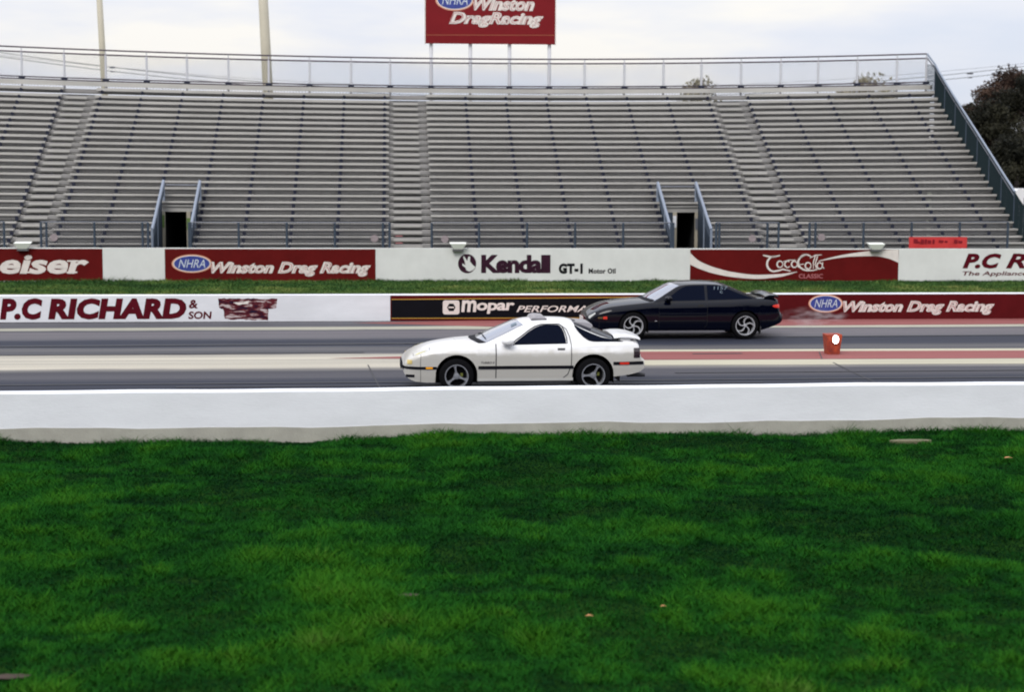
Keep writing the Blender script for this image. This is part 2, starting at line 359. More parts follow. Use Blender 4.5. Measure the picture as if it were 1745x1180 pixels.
def oval(W, cx, cy, rx, ry, par, o=0.008):
    sub(patch(W, ell(cx,cy,rx,ry), o, M['orange_rim'], None, 'oval_emblem'), par)
    sub(patch(W, ell(cx,cy,rx*0.93,ry*0.90), o+.003, M['cream'], None, 'oval_emblem'), par)
    sub(patch(W, ell(cx,cy,rx*0.88,ry*0.82), o+.006, M['blue'], None, 'oval_emblem'), par)
    sub(letters(W, 'NHRA', cx-rx*0.66, cx+rx*0.66, cy-ry*0.46, cy+ry*0.42, o+.010, mat('pale_blue_letter', (.5,.55,.62), .7) if 'pale_blue_letter' not in bpy.data.materials else bpy.data.materials['pale_blue_letter'], None, 0.3, 0.0), par)
def outline_text(W, s, x0, x1, yt, yb_, par, o=0.008, sp=1.0):
    h = yb_-yt
    sub(letters(W, s, x0, x1, yt, yb_, o, M['cream'], None, 0.32, 0.05, sp), par)
    sub(letters(W, s, x0+1.2, x1-1.2, yt+h*0.07, yb_-h*0.07, o+.004, M['pink'], None, 0.32, -0.030, sp), par)
oval(mid, 1407, 517.5, 29.5, 15.5, p2)
outline_text(mid, 'Winston Drag Racing', 1436, 1694, 513, 537.5, p2)
# worn sign at left of the middle barrier
for s, a, b, yt, yb_ in (('P.C', 0, 73, 508.5, 545.5), ('RICHARD', 82, 318, 508.5, 545)):
    wchild(letters(mid, s, a, b, yt, yb_, 0.004, M['letter_red'], None, 0.15, 0.06, 1.05), mw)
    # slab feet under the stems
wchild(letters(mid, '&', 322, 337, 511, 526, 0.004, M['letter_red'], None, 0.1, 0.03), mw)
wchild(letters(mid, 'SON', 321, 361, 531, 544, 0.004, M['letter_red'], None, 0.1, 0.03), mw)
wm, wt_, wp_ = nodes('mottled_worn_paint'); wp_.inputs['Roughness'].default_value = .9; wp_.inputs['Specular IOR Level'].default_value = .05
g5 = N(wt_, 'ShaderNodeNewGeometry'); m5 = N(wt_, 'ShaderNodeMapping'); m5.inputs['Scale'].default_value = (2.2, 1, 7); wt_.links.new(g5.outputs['Position'], m5.inputs[0])
n5 = N(wt_, 'ShaderNodeTexNoise'); n5.inputs['Scale'].default_value = 1.6; n5.inputs['Detail'].default_value = 5; wt_.links.new(m5.outputs[0], n5.inputs[0])
r5 = N(wt_, 'ShaderNodeValToRGB'); r5.color_ramp.elements[0].position = .33; r5.color_ramp.elements[0].color = (.012,.014,.035,1); r5.color_ramp.elements[1].position = .62; r5.color_ramp.elements[1].color = (.45,.38,.38,1)
for q_, c_5 in ((.44, (.045,.008,.016,1)), (.53, (.12,.022,.028,1))): r5.color_ramp.elements.new(q_).color = c_5
wt_.links.new(n5.outputs[0], r5.inputs[0]); wt_.links.new(r5.outputs[0], wp_.inputs['Base Color'])
def rag(P, seed):
    rr_ = random.Random(seed); Q = []
    for (a, b), (c, d) in zip(P, P[1:]+P[:1]):
        nq = max(2, int(math.hypot(c-a, d-b)/5))
        for k in range(nq): Q.append((a+(c-a)*k/nq+rr_.uniform(-1,1), b+(d-b)*k/nq+rr_.uniform(-.9,.9)))
    return Q
bp = wchild(patch(mid, rag([(372,509),(472,509.5),(471,525),(457,526),(456,546),(383,544),(381,526.5),(373,525)], 3), 0.004, wm, None, 'worn_patch'), mw)
bp['label'] = 'weathered mottled maroon and navy patch of old lettering'
sub(patch(mid, rag([(398,516.5),(424,513.5),(424,517),(408,520)], 4), 0.007, M['cream'], None, 'faded_mark'), bp)
wchild(patch(mid, [(-900,502.7+3),(664,502+1.3),(664,503.6),(-900,504.6+2)], 0.003, M['wall_white'], None, 'edge_line'), mw) if False else None

# back wall
BH = back.uz(872, 423.5)[1]
bw = tag(empty('sponsor_wall', back.P(8, 0)), 'waist high white wall with painted sponsor signs in front of the grandstand', 'wall')
wchild(wall_block(back, -70, 110, -0.2, BH, 0.0, 0.2, M['wall_white'], 'concrete_wall', None), bw)
def bpanel(x0, x1, m, name='red_sign_panel'):
    u0 = back.uz(x0, 450)[0]; u1 = back.uz(x1, 450)[0]; t = 0.006; z0 = 0.02; z1 = BH-0.03
    mb = MB(); mb.ring([[back.P(u0, z0, t), back.P(u0, z0, 0.001), back.P(u0, z1, 0.001), back.P(u0, z1, t)], [back.P(u1, z0, t), back.P(u1, z0, 0.001), back.P(u1, z1, 0.001), back.P(u1, z1, t)]][::-1])
    return wchild(mb.build(name, m), bw)
q1 = bpanel(-420, 175, M['red'])
sub(letters(back, 'Budw', -150, -6, 435, 467, 0.010, M['cream'], None, 0.2, 0.03), q1)
sub(letters(back, 'eiser', 0, 152, 435, 467, 0.010, M['cream'], None, 0.2, 0.035), q1)
for (x, y, l) in ((40,465.5,20),(117,465.5,18),(44,446,10),(118,446.2,10)):
    sub(patch(back, [(x-4,y),(x-4+l,y),(x-3+l,y-2.6),(x-3,y-2.6)], 0.013, M['cream'], None, 'serif'), q1)
q2 = bpanel(281, 640, M['red'])
oval(back, 327, 449.5, 34.5, 15.8, q2, 0.010)
outline_text(back, 'Winston Drag Racing', 359, 632, 446.5, 471.5, q2, 0.010)
q3 = bpanel(1176, 1531, M['red'])
def swoosh(W, top, bot, o, m, par, name='white_ribbon'):
    mb = MB(); P = [[W.P(*W.uz(a[0], a[1]), o), W.P(*W.uz(b[0], b[1]), o)] for a, b in zip(top, bot)]
    mb.grid(P); sub(mb.build(name, m), par)
def cr_curve(pts, n):
    xs = np.array([p[0] for p in pts], float); ys = np.array([p[1] for p in pts], float)
    return [(x, crv(xs, ys, x)) for x in np.linspace(xs[0], xs[-1], n)]
def crv(xs, ys, x):
    xs = np.asarray(xs, float); ys = np.asarray(ys, float); x = min(max(x, xs[0]), xs[-1])
    i = int(min(max(np.searchsorted(xs, x)-1, 0), len(xs)-2)); h = np.diff(xs); d = np.diff(ys)/h
    m_ = np.zeros(len(xs)); m_[0] = d[0]; m_[-1] = d[-1]
    for k in range(1, len(xs)-1):
        m_[k] = 0 if d[k-1]*d[k] <= 0 else 2*d[k-1]*d[k]/(d[k-1]+d[k])
    t = (x-xs[i])/h[i]
    return (2*t**3-3*t*t+1)*ys[i]+(t**3-2*t*t+t)*h[i]*m_[i]+(-2*t**3+3*t*t)*ys[i+1]+(t**3-t*t)*h[i]*m_[i+1]
swoosh(back, cr_curve([(1176,431),(1190,444),(1215,455),(1250,464),(1290,468.5),(1330,467),(1358,463)], 30),
       cr_curve([(1176,451),(1190,457.5),(1215,466),(1250,472.5),(1290,475.5),(1330,472),(1358,463.8)], 30), 0.011, M['cream'], q3)
swoosh(back, cr_curve([(1395,444.5),(1420,438),(1450,432),(1490,427.3),(1531,425.8)], 24),
       cr_curve([(1395,445.5),(1420,441),(1450,437.5),(1490,436.5),(1515,441),(1531,448)], 24), 0.011, M['cream'], q3)
# script lettering drawn as strokes
def strokes(W, S, o, m, par, name='script_lettering'):
    mb = MB()
    for pts, wd in S:
        n = len(pts); L = []; R_ = []
        for i in range(n):
            a = pts[max(i-1, 0)]; b = pts[min(i+1, n-1)]; dx, dy = b[0]-a[0], b[1]-a[1]; l = math.hypot(dx, dy) or 1
            k = wd*(0.55+0.45*math.sin(math.pi*i/(n-1)))/2
            L.append(W.P(*W.uz(pts[i][0]-dy/l*k, pts[i][1]+dx/l*k), o)); R_.append(W.P(*W.uz(pts[i][0]+dy/l*k, pts[i][1]-dx/l*k), o))
        mb.grid([[a, b] for a, b in zip(L, R_)])
    sub(mb.build(name, m), par)
def arc(cx, cy, rx, ry, a0, a1, n=10): return [(cx+rx*math.cos(math.radians(a0+(a1-a0)*i/n)), cy-ry*math.sin(math.radians(a0+(a1-a0)*i/n))) for i in range(n+1)]
S = [([(1300,435),(1306,436.5),(1314,438),(1322,437),(1329,435.5)], 3.0),
     (arc(1320,450,13,13,75,262,12)+[(1328,461),(1334,459),(1341,460.5),(1347,462)], 3.4),
     (arc(1329,450.5,5.0,5.5,0,360,10), 2.4), (arc(1342,450.5,5,5.5,50,320,8), 2.4), (arc(1353.5,450.5,5,5.5,0,360,10), 2.4), ([(1359,444),(1358.5,452),(1361,456)], 2.4),
     ([(1334,446),(1345,443.5),(1356,443)], 1.6),
     (arc(1377,447.5,17,13.5,95,275,14)+[(1385,461),(1393,459)], 3.2), (arc(1373,441,10,7,180,20,8), 2.6),
     (arc(1377,453,5,5.5,0,360,10), 2.4), ([(1386,458),(1386,447),(1389,436.5),(1393,437),(1389,450),(1391,458)], 2.0), (arc(1396.5,453,4.6,5.5,0,360,10), 2.3), ([(1402,447),(1401,454),(1404,458)], 2.2),
     ([(1380,440),(1389,435),(1400,434.5)], 1.8), ([(1363,451),(1370,450)], 2.2)]
strokes(back, S, 0.012, M['cream'], q3)
sub(letters(back, 'CLASSIC', 1361, 1402, 467, 474.5, 0.011, M['pink'], None, 0.0, 0.02, 1.0), q3)
def bl(s, a, b, t, y, m, sh=0, bo=0.03, spc=1.0): return wchild(letters(back, s, a, b, t, y, 0.004, m, None, sh, bo, spc), bw)
bl('Kendall', 820, 938, 434.5, 466, M['plum'], 0, 0.05, 0.94)
bl('GT-1', 952, 993, 449, 467, M['black'], 0, 0.065, 1.1)
bl('Motor Oil', 1003, 1049, 457.5, 466.5, M['black'], 0, 0.045, 1.1)
kl = wchild(patch(back, ell(796,449.5,15.5,16.5), 0.004, M['plum'], None, 'round_emblem'), bw)
sub(patch(back, [(788,449),(793,452),(792,446),(789,438),(791,436.5),(796,445),(798,438),(801,437),(801,446),(806,452),(810,455),(807,460),(800,463),(795,461),(793,456),(788,453)], 0.008, M['wall_white'], None, 'hand_shape'), kl)
bl('P.C', 1640, 1706, 432, 458, M['letter_red'], 0.3, 0.055); bl('RICHARD', 1714, 1950, 432, 458, M['letter_red'], 0.3, 0.035)
bl('The Appliance Giant', 1640, 1800, 462.5, 472, M['letter_red'], 0.2, 0.02)

# floodlights clamped to the top of the back wall
def flood(px):
    u = back.uz(px, 430)[0]; r = empty('floodlight', back.P(u, BH, -0.1))
    mb = MB()
    mb.ring([[Vector((-.27,-.36,.16)), Vector((.27,-.36,.16)), Vector((.27,0.02,.20)), Vector((-.27,0.02,.20))], [Vector((-.14,-.28,-.02)), Vector((.14,-.28,-.02)), Vector((.14,-.02,0.0)), Vector((-.14,-.02,0.0))]][::-1])
    mb.build('housing', M['lampwhite'], r)
    mb = MB(); mb.ring([[Vector((x*k, -.16+y*k*.7, z)) for x, y in ((-.14,-.15),(.14,-.15),(.14,.15),(-.14,.15))] for z, k in ((-.025,1.15),(-.085,1.3))]); mb.build('glass_front', M['darkmetal'], r)
    mb = MB(); mb.tube([(0,.0,-.02),(0,.0,.12)], .03); mb.box((-.06,-.03,-.012),(.06,.06,.006)); mb.build('bracket', M['darkmetal'], r); return r
for px, lb in ((40, 'white floodlight on the wall top above the red panel at far left'), (780, 'white floodlight on the wall top beside the round emblem'), (1491, 'white floodlight on the wall top above the white ribbon')):
    tag(flood(px), lb, 'floodlight', 'floodlights on the sponsor wall')

# ------------------------------------------------------------------ grandstand
ys_row = [414,402.5,390.6,378.9,366.7,355.5,344.1,332.8,321.4,310.5,299.9,289.2,278.7,268.3,258.5,248.5,238.6,228.7,219,209.7,200,190.6,181,172,161]
NR = len(ys_row); TR = 0.5; YR0 = 61.6; YR = [YR0+TR*i for i in range(NR)]
ZR = [atY(1000, y, Y).z for y, Y in zip(ys_row, YR)]
YT = YR[-1]
XC = atY(800, 150, YT).x
def sag(X, z):
    fr = max(0.0, (z-ZR[0])/(ZR[-1]-ZR[0])); u = max(min((X-XC)/19.2, 1.5), -1.5)
    return fr*(0.28*u*u-0.04)
def colX(xb, Y):
    Xb = atY(xb, 414, YR0).x; xt = 665+(xb-665)/1.17; Xt = atY(xt, 160, YT).x
    return Xb+(Xt-Xb)*(Y-YR0)/(YT-YR0)
def SP(xb, Y, z, dx=0.0):
    X = colX(xb, Y)+dx; return Vector((X, Y, z+sag(X, z)))
def slab(mb, a, b, Y0, Y1, z0, z1, dx0=0, dx1=0):
    n = max(1, int(abs(b-a)/110)); rings = []
    for i in range(n+1):
        x = a+(b-a)*i/n; d = dx0+(dx1-dx0)*i/n
        rings.append([SP(x, Y0, z0, d), SP(x, Y1, z0, d), SP(x, Y1, z1, d), SP(x, Y0, z1, d)])
    mb.ring(rings)
XEND = 1750
gs = tag(empty('grandstand', (colX(872, YR0), YR0, 0)), 'long empty grandstand of weathered aluminium bench rows behind the sponsor wall', 'grandstand')
G = lambda mb, name, m, smooth=False: world_child(mb.build(name, m, smooth=smooth), gs)
secs = [(-420, 14), (80, 663), (736, 1305), (1374, XEND)]
gaps = [(258, 327), (1141, 1213)]; NG = 6
def pieces(a, b, i):
    if i >= NG: return [(a, b)]
    out_ = []; cur = a
    for g0, g1 in gaps:
        if cur < g0 and b > g1 and a < g0: out_.append((cur, g0)); cur = g1
    out_.append((cur, b)); return out_
for (a, b) in secs:
    sec = empty('seating_section', (colX((a+b)/2, YR0), YR0, 0)); sec.parent = gs; sec.matrix_parent_inverse = Matrix.Translation(gs.location).inverted()
    def put(mb, name, m):
        o = mb.build(name, m); o.parent = sec; o.matrix_parent_inverse = Matrix.Translation(sec.location).inverted(); return o
    for i in range(NR):
        mb = MB()
        for p0, p1 in pieces(a, b, i):
            jit = random.uniform(-.006, .006)
            slab(mb, p0, p1, YR[i], YR[i]+.25, ZR[i]-.045+jit, ZR[i]+jit)
            slab(mb, p0, p1, YR[i]-.012, YR[i]-.001, ZR[i]-(.055+.05*i/NR)+jit, ZR[i]+.002+jit)
        put(mb, 'bench', M['alu'])
# footboards and risers run on across the aisles
mb = MB(); mr_ = MB()
for i in range(NR):
    for p0, p1 in pieces(-420, XEND, i):
        if i < NR-1:
            slab(mb, p0, p1, YR[i]+.17, YR[i]+TR+.02, ZR[i]-.215, ZR[i]-.185)
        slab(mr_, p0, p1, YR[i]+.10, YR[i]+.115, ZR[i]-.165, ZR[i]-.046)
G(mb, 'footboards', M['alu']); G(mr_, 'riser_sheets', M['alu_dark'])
# aisle stairs
for (a, b) in ((14, 80), (663, 736), (1305, 1374)):
    mb = MB(); c0, c1 = a+8, b-16
    for i in range(NR-1):
        zf = ZR[i]-.185
        slab(mb, c0, c1, YR[i]+.02, YR[i]+.30, zf+.06, zf+.09)
        slab(mb, c0, c1, YR[i]+.005, YR[i]+.019, zf+.015, zf+.092)
        slab(mb, c0, c1, YR[i]+.185, YR[i]+.199, ZR[i]-.184, ZR[i]-.125)
        slab(mb, a+1, c0, YR[i]+.185, YR[i]+.199, ZR[i]-.184, ZR[i]-.03); slab(mb, c1, b-1, YR[i]+.185, YR[i]+.199, ZR[i]-.184, ZR[i]-.03)
        slab(mb, a+1, b-1, YR[i]+.155, YR[i]+.164, ZR[i]-.225, ZR[i]-.182)
    G(mb, 'aisle_stairs', M['alu'])
# brackets and raking beams
cols = [976+80.5*k for k in range(-17, 10) if 976+80.5*k < XEND-10]
for xb in cols:
    mb = MB()
    for i in range(NR):
        if i < NG and any(g0-3 < xb < g1+3 for g0, g1 in gaps): continue
        if any(a-3 < xb < b+3 for a, b in ((14,80),(663,736),(1305,1374))) : continue
        slab(mb, xb, xb+0.01, YR[i]+.002, YR[i]+.03, ZR[i]-.215, ZR[i]-.10, dx0=-.06, dx1=.06)
        slab(mb, xb, xb+0.01, YR[i]-.02, YR[i]-.0125, ZR[i]-.13, ZR[i]-.075, dx0=-.05, dx1=.04)
    st = NG if any(g0-3 < xb < g1+3 for g0, g1 in gaps) else 0
    pts = [SP(xb, YR[i]+.3, ZR[i]-.36) for i in range(st, NR)]
    mb.tube(pts, .07, 4)
    for i in range(st, NR, 6):
        p = SP(xb, YR[i]+.3, ZR[i]-.36); mb.tube([(p.x, p.y, -.1), p], .06, 4)
    G(mb, 'support_frame', M['frame'])
# back board, top walkway and an added rear screen that darkens the row gaps
mb = MB(); slab(mb, -420, XEND, YT+.32, YT+.35, ZR[-1]+.075, ZR[-1]+.25); G(mb, 'back_board', M['alu'])
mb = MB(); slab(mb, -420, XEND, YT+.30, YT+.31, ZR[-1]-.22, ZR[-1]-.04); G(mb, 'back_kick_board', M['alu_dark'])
mb = MB(); slab(mb, -420, XEND, YT+.62, YT+.64, -0.1, ZR[-1]-.25); G(mb, 'added_dark_screen', M['screen'])

def mesh_panel(mb, A, Uv, Vv, spacing=.11, r=.0035):
    """chain-link between A, A+Uv, A+Uv+Vv, A+Vv"""
    lu, lv = Uv.length, Vv.length; un, vn = Uv.normalized(), Vv.normalized(); nn = un.cross(vn).normalized()
    for sgn in (1, -1):
        c = -lv if sgn == 1 else 0
        lim = lu if sgn == 1 else lu+lv
        k = c+spacing/2
        while k < lim:
            # line u = k + sgn*v
            v0, v1 = 0.0, lv
            if sgn == 1: v0 = max(0, -k); v1 = min(lv, lu-k)
            else: v0 = max(0, k-lu); v1 = min(lv, k)
            if v1-v0 > 0.02:
                p = A+un*(k+sgn*v0)+vn*v0; q = A+un*(k+sgn*v1)+vn*v1; d = (q-p).normalized(); s = d.cross(nn)*r; t = nn*r
                mb.ring([[p+s, p+t, p-s, p-t][:4], [q+s, q+t, q-s, q-t]], cap=False)
            k += spacing
# rear railing
px_posts = [34,107,178,248,317,388,457,527,598,665,735,802,869,937,998,1066,1133,1198,1266,1334,1398,1465,1533,1583]
px_posts = [-38*0-36-70*k for k in range(3, -1, -1)] + px_posts
YB_ = YT+.5
bot2 = lambda x: 665+(x-665)*1.17
ztop = atY(1000, 99.5, YB_).z; zsec = atY(1000, 107, YB_).z; zbot = ZR[-1]-.2
rail_posts = [SP(bot2(x), YB_, 0).x for x in px_posts]
def RP(X, z): return Vector((X, YB_, z+sag(X, z)*1.05))
xs = np.linspace(rail_posts[0]-.5, rail_posts[-1], 40)
for zz in (ztop, zsec, atY(1000, 146.3, YB_).z, atY(1000,149.9,YB_).z):
    mb = MB(); mb.tube([RP(x, zz) for x in xs], .034 if zz > 7.7 else .028); G(mb, 'guard_rail', M['rail'])
for X in rail_posts:
    mb = MB(); mb.tube([RP(X, zbot), RP(X, zsec)], .048)
    mb.tube([RP(X, zsec), RP(X, ztop)], .022)
    G(mb, 'rail_post', M['post'])
    mb = MB(); p = RP(X, atY(1000,148,YB_).z); mb.box(p-Vector((.12,.09,.05)), p+Vector((.12,.05,.06))); G(mb, 'post_bracket', M['frame'])
for i in range(len(rail_posts)-1):
    a, b = RP(rail_posts[i], zbot+.2), RP(rail_posts[i+1], zbot+.2)
    mb = MB(); mesh_panel(mb, a, b-a, Vector((0,0,zsec-zbot-.2)), .12, .0035); G(mb, 'chain_link_panel', M['wire'])
# right end railing, sloping with the rows
mb = MB(); top = []; lowp = []
for i in range(NR):
    top.append(SP(XEND+2, YR[i]+.1, ZR[i]+1.02)); lowp.append(SP(XEND+2, YR[i]+.1, ZR[i]-.25))
top.append(RP(rail_posts[-1]+.02, ztop)); lowp.append(RP(rail_posts[-1]+.02, zbot))
m2 = MB(); m2.tube(top[3:], .04); G(m2, 'sloping_guard_rail', M['handrail'])
m2 = MB(); m2.tube([p-Vector((0,0,.16)) for p in top[3:]], .03); G(m2, 'sloping_guard_rail', M['steel'])
for i in range(0, NR, 3):
    m2 = MB(); m2.tube([lowp[i], top[i]], .035); G(m2, 'rail_post', M['bluesteel'])
m2 = MB()
for i in range(len(top)-1):
    d = lowp[i+1]-lowp[i]; mesh_panel(m2, lowp[i], d, top[i]-lowp[i], .07, .008)
G(m2, 'end_chain_link', mat('dark_green_wire', (0.012,0.022,0.026), .8, spec=.1))
m2 = MB(); m2.grid([[lowp[i]-Vector((0,0,0)), SP(XEND+2, YR[min(i,NR-1)]+.1, -0.1)] for i in range(NR)]); G(m2, 'end_skirt', M['screen'])
# front guard rail behind the sponsor wall
YF = 60.75
zf1 = atY(1000, 379.5, YF).z; zf0 = 0.9
def FP(xb, z): return SP(xb, YF, z)
def in_gap(x): return any(g0-2 < x < g1+2 for g0, g1 in gaps+[(664,735),(1318,1370),(16,78)])
fposts = [976+80.8*k for k in range(-17, 10)]
fposts = sorted([x for x in fposts if not in_gap(x) and x < 1800]+[g for gg in gaps+[(664,735),(1318,1370),(16,78)] for g in gg])
for x in fposts:
    mb = MB(); mb.tube([FP(x, 0), FP(x, zf1)], .042); G(mb, 'front_post', M['bluesteel'])
mb = MB()
for a, b in zip(fposts[:-1], fposts[1:]):
    if in_gap((a+b)/2): continue
    for z in (zf1,):
        m2 = MB(); m2.tube([FP(a, z), FP(b, z)], .022); G(m2, 'front_rail', M['steel'])
    A = FP(a, zf0); mesh_panel(mb, A, FP(b, zf0)-A, Vector((0,0,zf1-zf0)), .10, .0045)
G(mb, 'front_chain_link', M['wire'])
# portals
for (g0, g1) in gaps:
    c0, c1 = g0, g1; Yb_ = YR[NG]-.05
    zt = ZR[NG]-.20
    por = empty('portal', (colX((g0+g1)/2, YR0), YR0, 0)); por.parent = gs; por.matrix_parent_inverse = Matrix.Translation(gs.location).inverted()
    def pp(mb, name, m):
        o = mb.build(name, m); o.parent = por; o.matrix_parent_inverse = Matrix.Translation(por.location).inverted(); return o
    # tunnel lining behind, painted black with an added closed end to keep it dark
    mb = MB(); za = -0.05; zd = zt-.17
    e0, e1 = (265, 303) if g0 < 900 else (1174, 1206)
    slab(mb, e0-3, e0-1, Yb_+.05, Yb_+5, za, zd); slab(mb, e1+1, e1+3, Yb_+.05, Yb_+5, za, zd); slab(mb, e0-3, e1+3, Yb_+.05, Yb_+5, zd, zd+.05); slab(mb, e0-3, e1+3, Yb_+5, Yb_+5.1, za, zd); slab(mb, e0-3, e1+3, Yb_, Yb_+5.1, za-.05, za)
    pp(mb, 'added_dark_tunnel', M['darkvoid'])
    mb = MB(); slab(mb, g0, g1, Yb_-.03, Yb_+.03, zd, zt+.02); slab(mb, g0, g1, Yb_-.10, Yb_+.03, zt+.02, zt+.05); pp(mb, 'header', M['alu'])
    mb = MB(); slab(mb, g0, max(e0-7, g0+.5), Yb_-.02, Yb_+.02, za, zd); slab(mb, min(e1+7, g1-.5), g1, Yb_-.02, Yb_+.02, za, zd); pp(mb, 'back_panel', M['bluesteel'])
    for a, b in ((max(e0-7, g0+.5), e0), (e1, min(e1+7, g1-.5))):
        mb = MB(); slab(mb, a, b, Yb_-.05, Yb_+.03, za, zd); pp(mb, 'door_post', M['tan_post'])
    mb = MB(); slab(mb, e0-7, e0-1, Yb_-.08, Yb_-.055, zd-.55, zd-.12); pp(mb, 'notice', M['white_conc'] if g0 > 900 else mat('green_notice', (0.12,0.2,0.05), .6))
    mb = MB(); slab(mb, e1+.5, min(e1+9, g1-.6), Yb_-.08, Yb_-.055, zd-.62, zd-.22); pp(mb, 'notice', M['steel'] if g0 > 900 else mat('green_notice', (0.12,0.2,0.05), .6))
    for side in (g0, g1):
        # side sheet closing the rows, and the railing over it
        mb = MB(); d = .04 if side == g0 else -.04
        P = []
        for i in range(NG+1):
            P.append([SP(side, YR[i]-.1, -.05, d), SP(side, YR[i]-.1, ZR[i]+.05, d)])
        mb.grid(P); pp(mb, 'side_sheet', M['bluesteel'])
        ztl = [ZR[i]+.46 for i in range(NG+3)]
        topl = [SP(side, YR[i]-.1, ztl[i], d) for i in range(0, NG+2)]
        mb = MB(); mb.tube(topl, .055); mb.tube([SP(side, YR[0]-.1, 0, d), topl[0]], .045); mb.tube([SP(side, YR[3]-.1, 0, d), topl[3]], .04); mb.tube([SP(side, YR[NG+1]-.1, ZR[NG]-.2, d), topl[-1]], .05)
        pp(mb, 'handrail', M['handrail'])
        mb = MB()
        for i in range(NG+1):
            A = SP(side, YR[i]-.1, ZR[i], d); B = SP(side, YR[i+1]-.1, ZR[i+1], d); mesh_panel(mb, A, B-A, topl[i]-A, .07, .012)
        pp(mb, 'wing_chain_link', M['bluesteel'])
    zc = ZR[NG+1]+.62
    mb = MB(); mb.tube([SP(g0, YR[NG+1]-.1, zc-.3, .04), SP(g1, YR[NG+1]-.1, zc-.3, -.04)], .03); pp(mb, 'cross_rail', M['steel'])
# round number signs on the front rail
for k, (px, py) in enumerate(((92,405),(638,406.5),(758,407.5),(1282,406.5),(1400,404.5))):
    p = atY(px, py, YF-.06); mb = MB(); n = 20
    mb.ring([[p+Vector((.125*math.cos(2*math.pi*j/n), yy, .125*math.sin(2*math.pi*j/n))) for j in range(n)] for yy in (0.01, -.01)])
    r = empty('round_sign', p); world_child(mb.build('disc', mat('sign_disc', (0.30,0.25,0.26), .8, var=.3, vscale=12)), r)
    tag(r, ['pale round section sign on the front rail above the red panel at far left','pale round section sign left of the foot of the middle aisle','pale round section sign right of the foot of the middle aisle, above the floodlight','pale round section sign on the front rail left of the right aisle','pale round section sign on the front rail right of the right aisle'][k], 'sign', 'round section signs on the front rail')
# red edge paint at the foot of the middle aisle
for py in (401.5, 413.5):
    A = atY(674, py, YF-.1); B = atY(686, py+1.6, YF-.1); mb = MB(); mb.box((A.x, A.y, B.z), (B.x, A.y+.02, A.z)); G(mb, 'red_step_mark', M['pink'])
# red banner on the front rail
Wb = Wall(Vector((atY(1549,410,YF-.08).x, YF-.08, 0)), Vector((atY(1648,410,YF-.08).x, YF-.08, 0)))
bn = tag(empty('banner', Wb.P(0, 0)), 'bright red banner with dark lettering tied to the front rail', 'banner')
u1 = Wb.uz(1648, 410)[0]; z0 = Wb.uz(1600, 423.2)[1]; z1 = Wb.uz(1600, 404)[1]
mb = MB(); mb.grid([[Wb.P(u1*i/20, z0+(z1-z0)*j/4, .012*math.sin(i*1.1)*(1-j/5)) for j in range(5)] for i in range(21)]); world_child(mb.build('cloth', M['banner']), bn)
bd = mat('faded_banner_ink', (0.20,0.012,0.02), .7, spec=.1)
for (x, y, wx, hy) in ((1557,407,7,8),(1563,411,5,4),(1569,408,6,8),(1576,407.5,4,8.5),(1581,409,6,7),(1589,408,4,8),(1600,409,8,5),(1610,410,5,4),(1626,408,6,7),(1633,410,7,5)):
    world_child(patch(Wb, [(x,y),(x+wx,y+.8),(x+wx-1.2,y+hy),(x-.8,y+hy-1)], .02, bd, None, 'faded_lettering'), bn)

# ------------------------------------------------------------------ billboard behind the stand
YS = YT+1.4
Wd = Wall(Vector((atY(725,75,YS).x, YS, 0)), Vector((atY(946,75,YS).x, YS, 0)))
bb = tag(empty('billboard', Wd.P(2.6, 0)), 'big dark red billboard with oval emblem standing above the grandstand on posts', 'billboard')
ub, zb0 = Wd.uz(946, 75.5); zb1 = Wd.uz(835, -62)[1]
mb = MB(); mb.ring([[Wd.P(0, zb0, 0), Wd.P(0, zb0, -.12), Wd.P(0, zb1, -.12), Wd.P(0, zb1, 0)], [Wd.P(ub, zb0, 0), Wd.P(ub, zb0, -.12), Wd.P(ub, zb1, -.12), Wd.P(ub, zb1, 0)]][::-1])
bo = world_child(mb.build('board', mat('billboard_red', (0.18, 0.008, 0.012), 0.6, spec=0.15, var=0.15, vscale=1)), bb)
for (a, b) in ((-.035, 0), (ub, ub+.035)):
    mb = MB(); mb.ring([[Wd.P(a, zb0-.02, .02), Wd.P(a, zb0-.02, -.13), Wd.P(a, zb1, -.13), Wd.P(a, zb1, .02)], [Wd.P(b, zb0-.02, .02), Wd.P(b, zb0-.02, -.13), Wd.P(b, zb1, -.13), Wd.P(b, zb1, .02)]][::-1]); world_child(mb.build('edge_strip', M['cream']), bb)
oval(Wd, 775, -0.5, 33, 18.5, bo, .012)
outline_text(Wd, 'Winston', 806, 911, -5, 17.5, bo, .012)
outline_text(Wd, 'DragRacing', 765, 926, 20.5, 46, bo, .012)
sub(patch(Wd, [(726,58.5),(945,59),(945,60.4),(726,60)], .006, mat('brown_line', (0.26,0.05,0.02), .6), None, 'seam_line'), bo)
for x in (735, 802, 869, 937):
    u = Wd.uz(x, 80)[0]; mb = MB(); mb.tube([Wd.P(u, -.1, -.2), Wd.P(u, zb1-.3, -.2)], .075, 8); world_child(mb.build('post', mat('pale_sign_post', (0.72,0.72,0.76), .6)), bb)

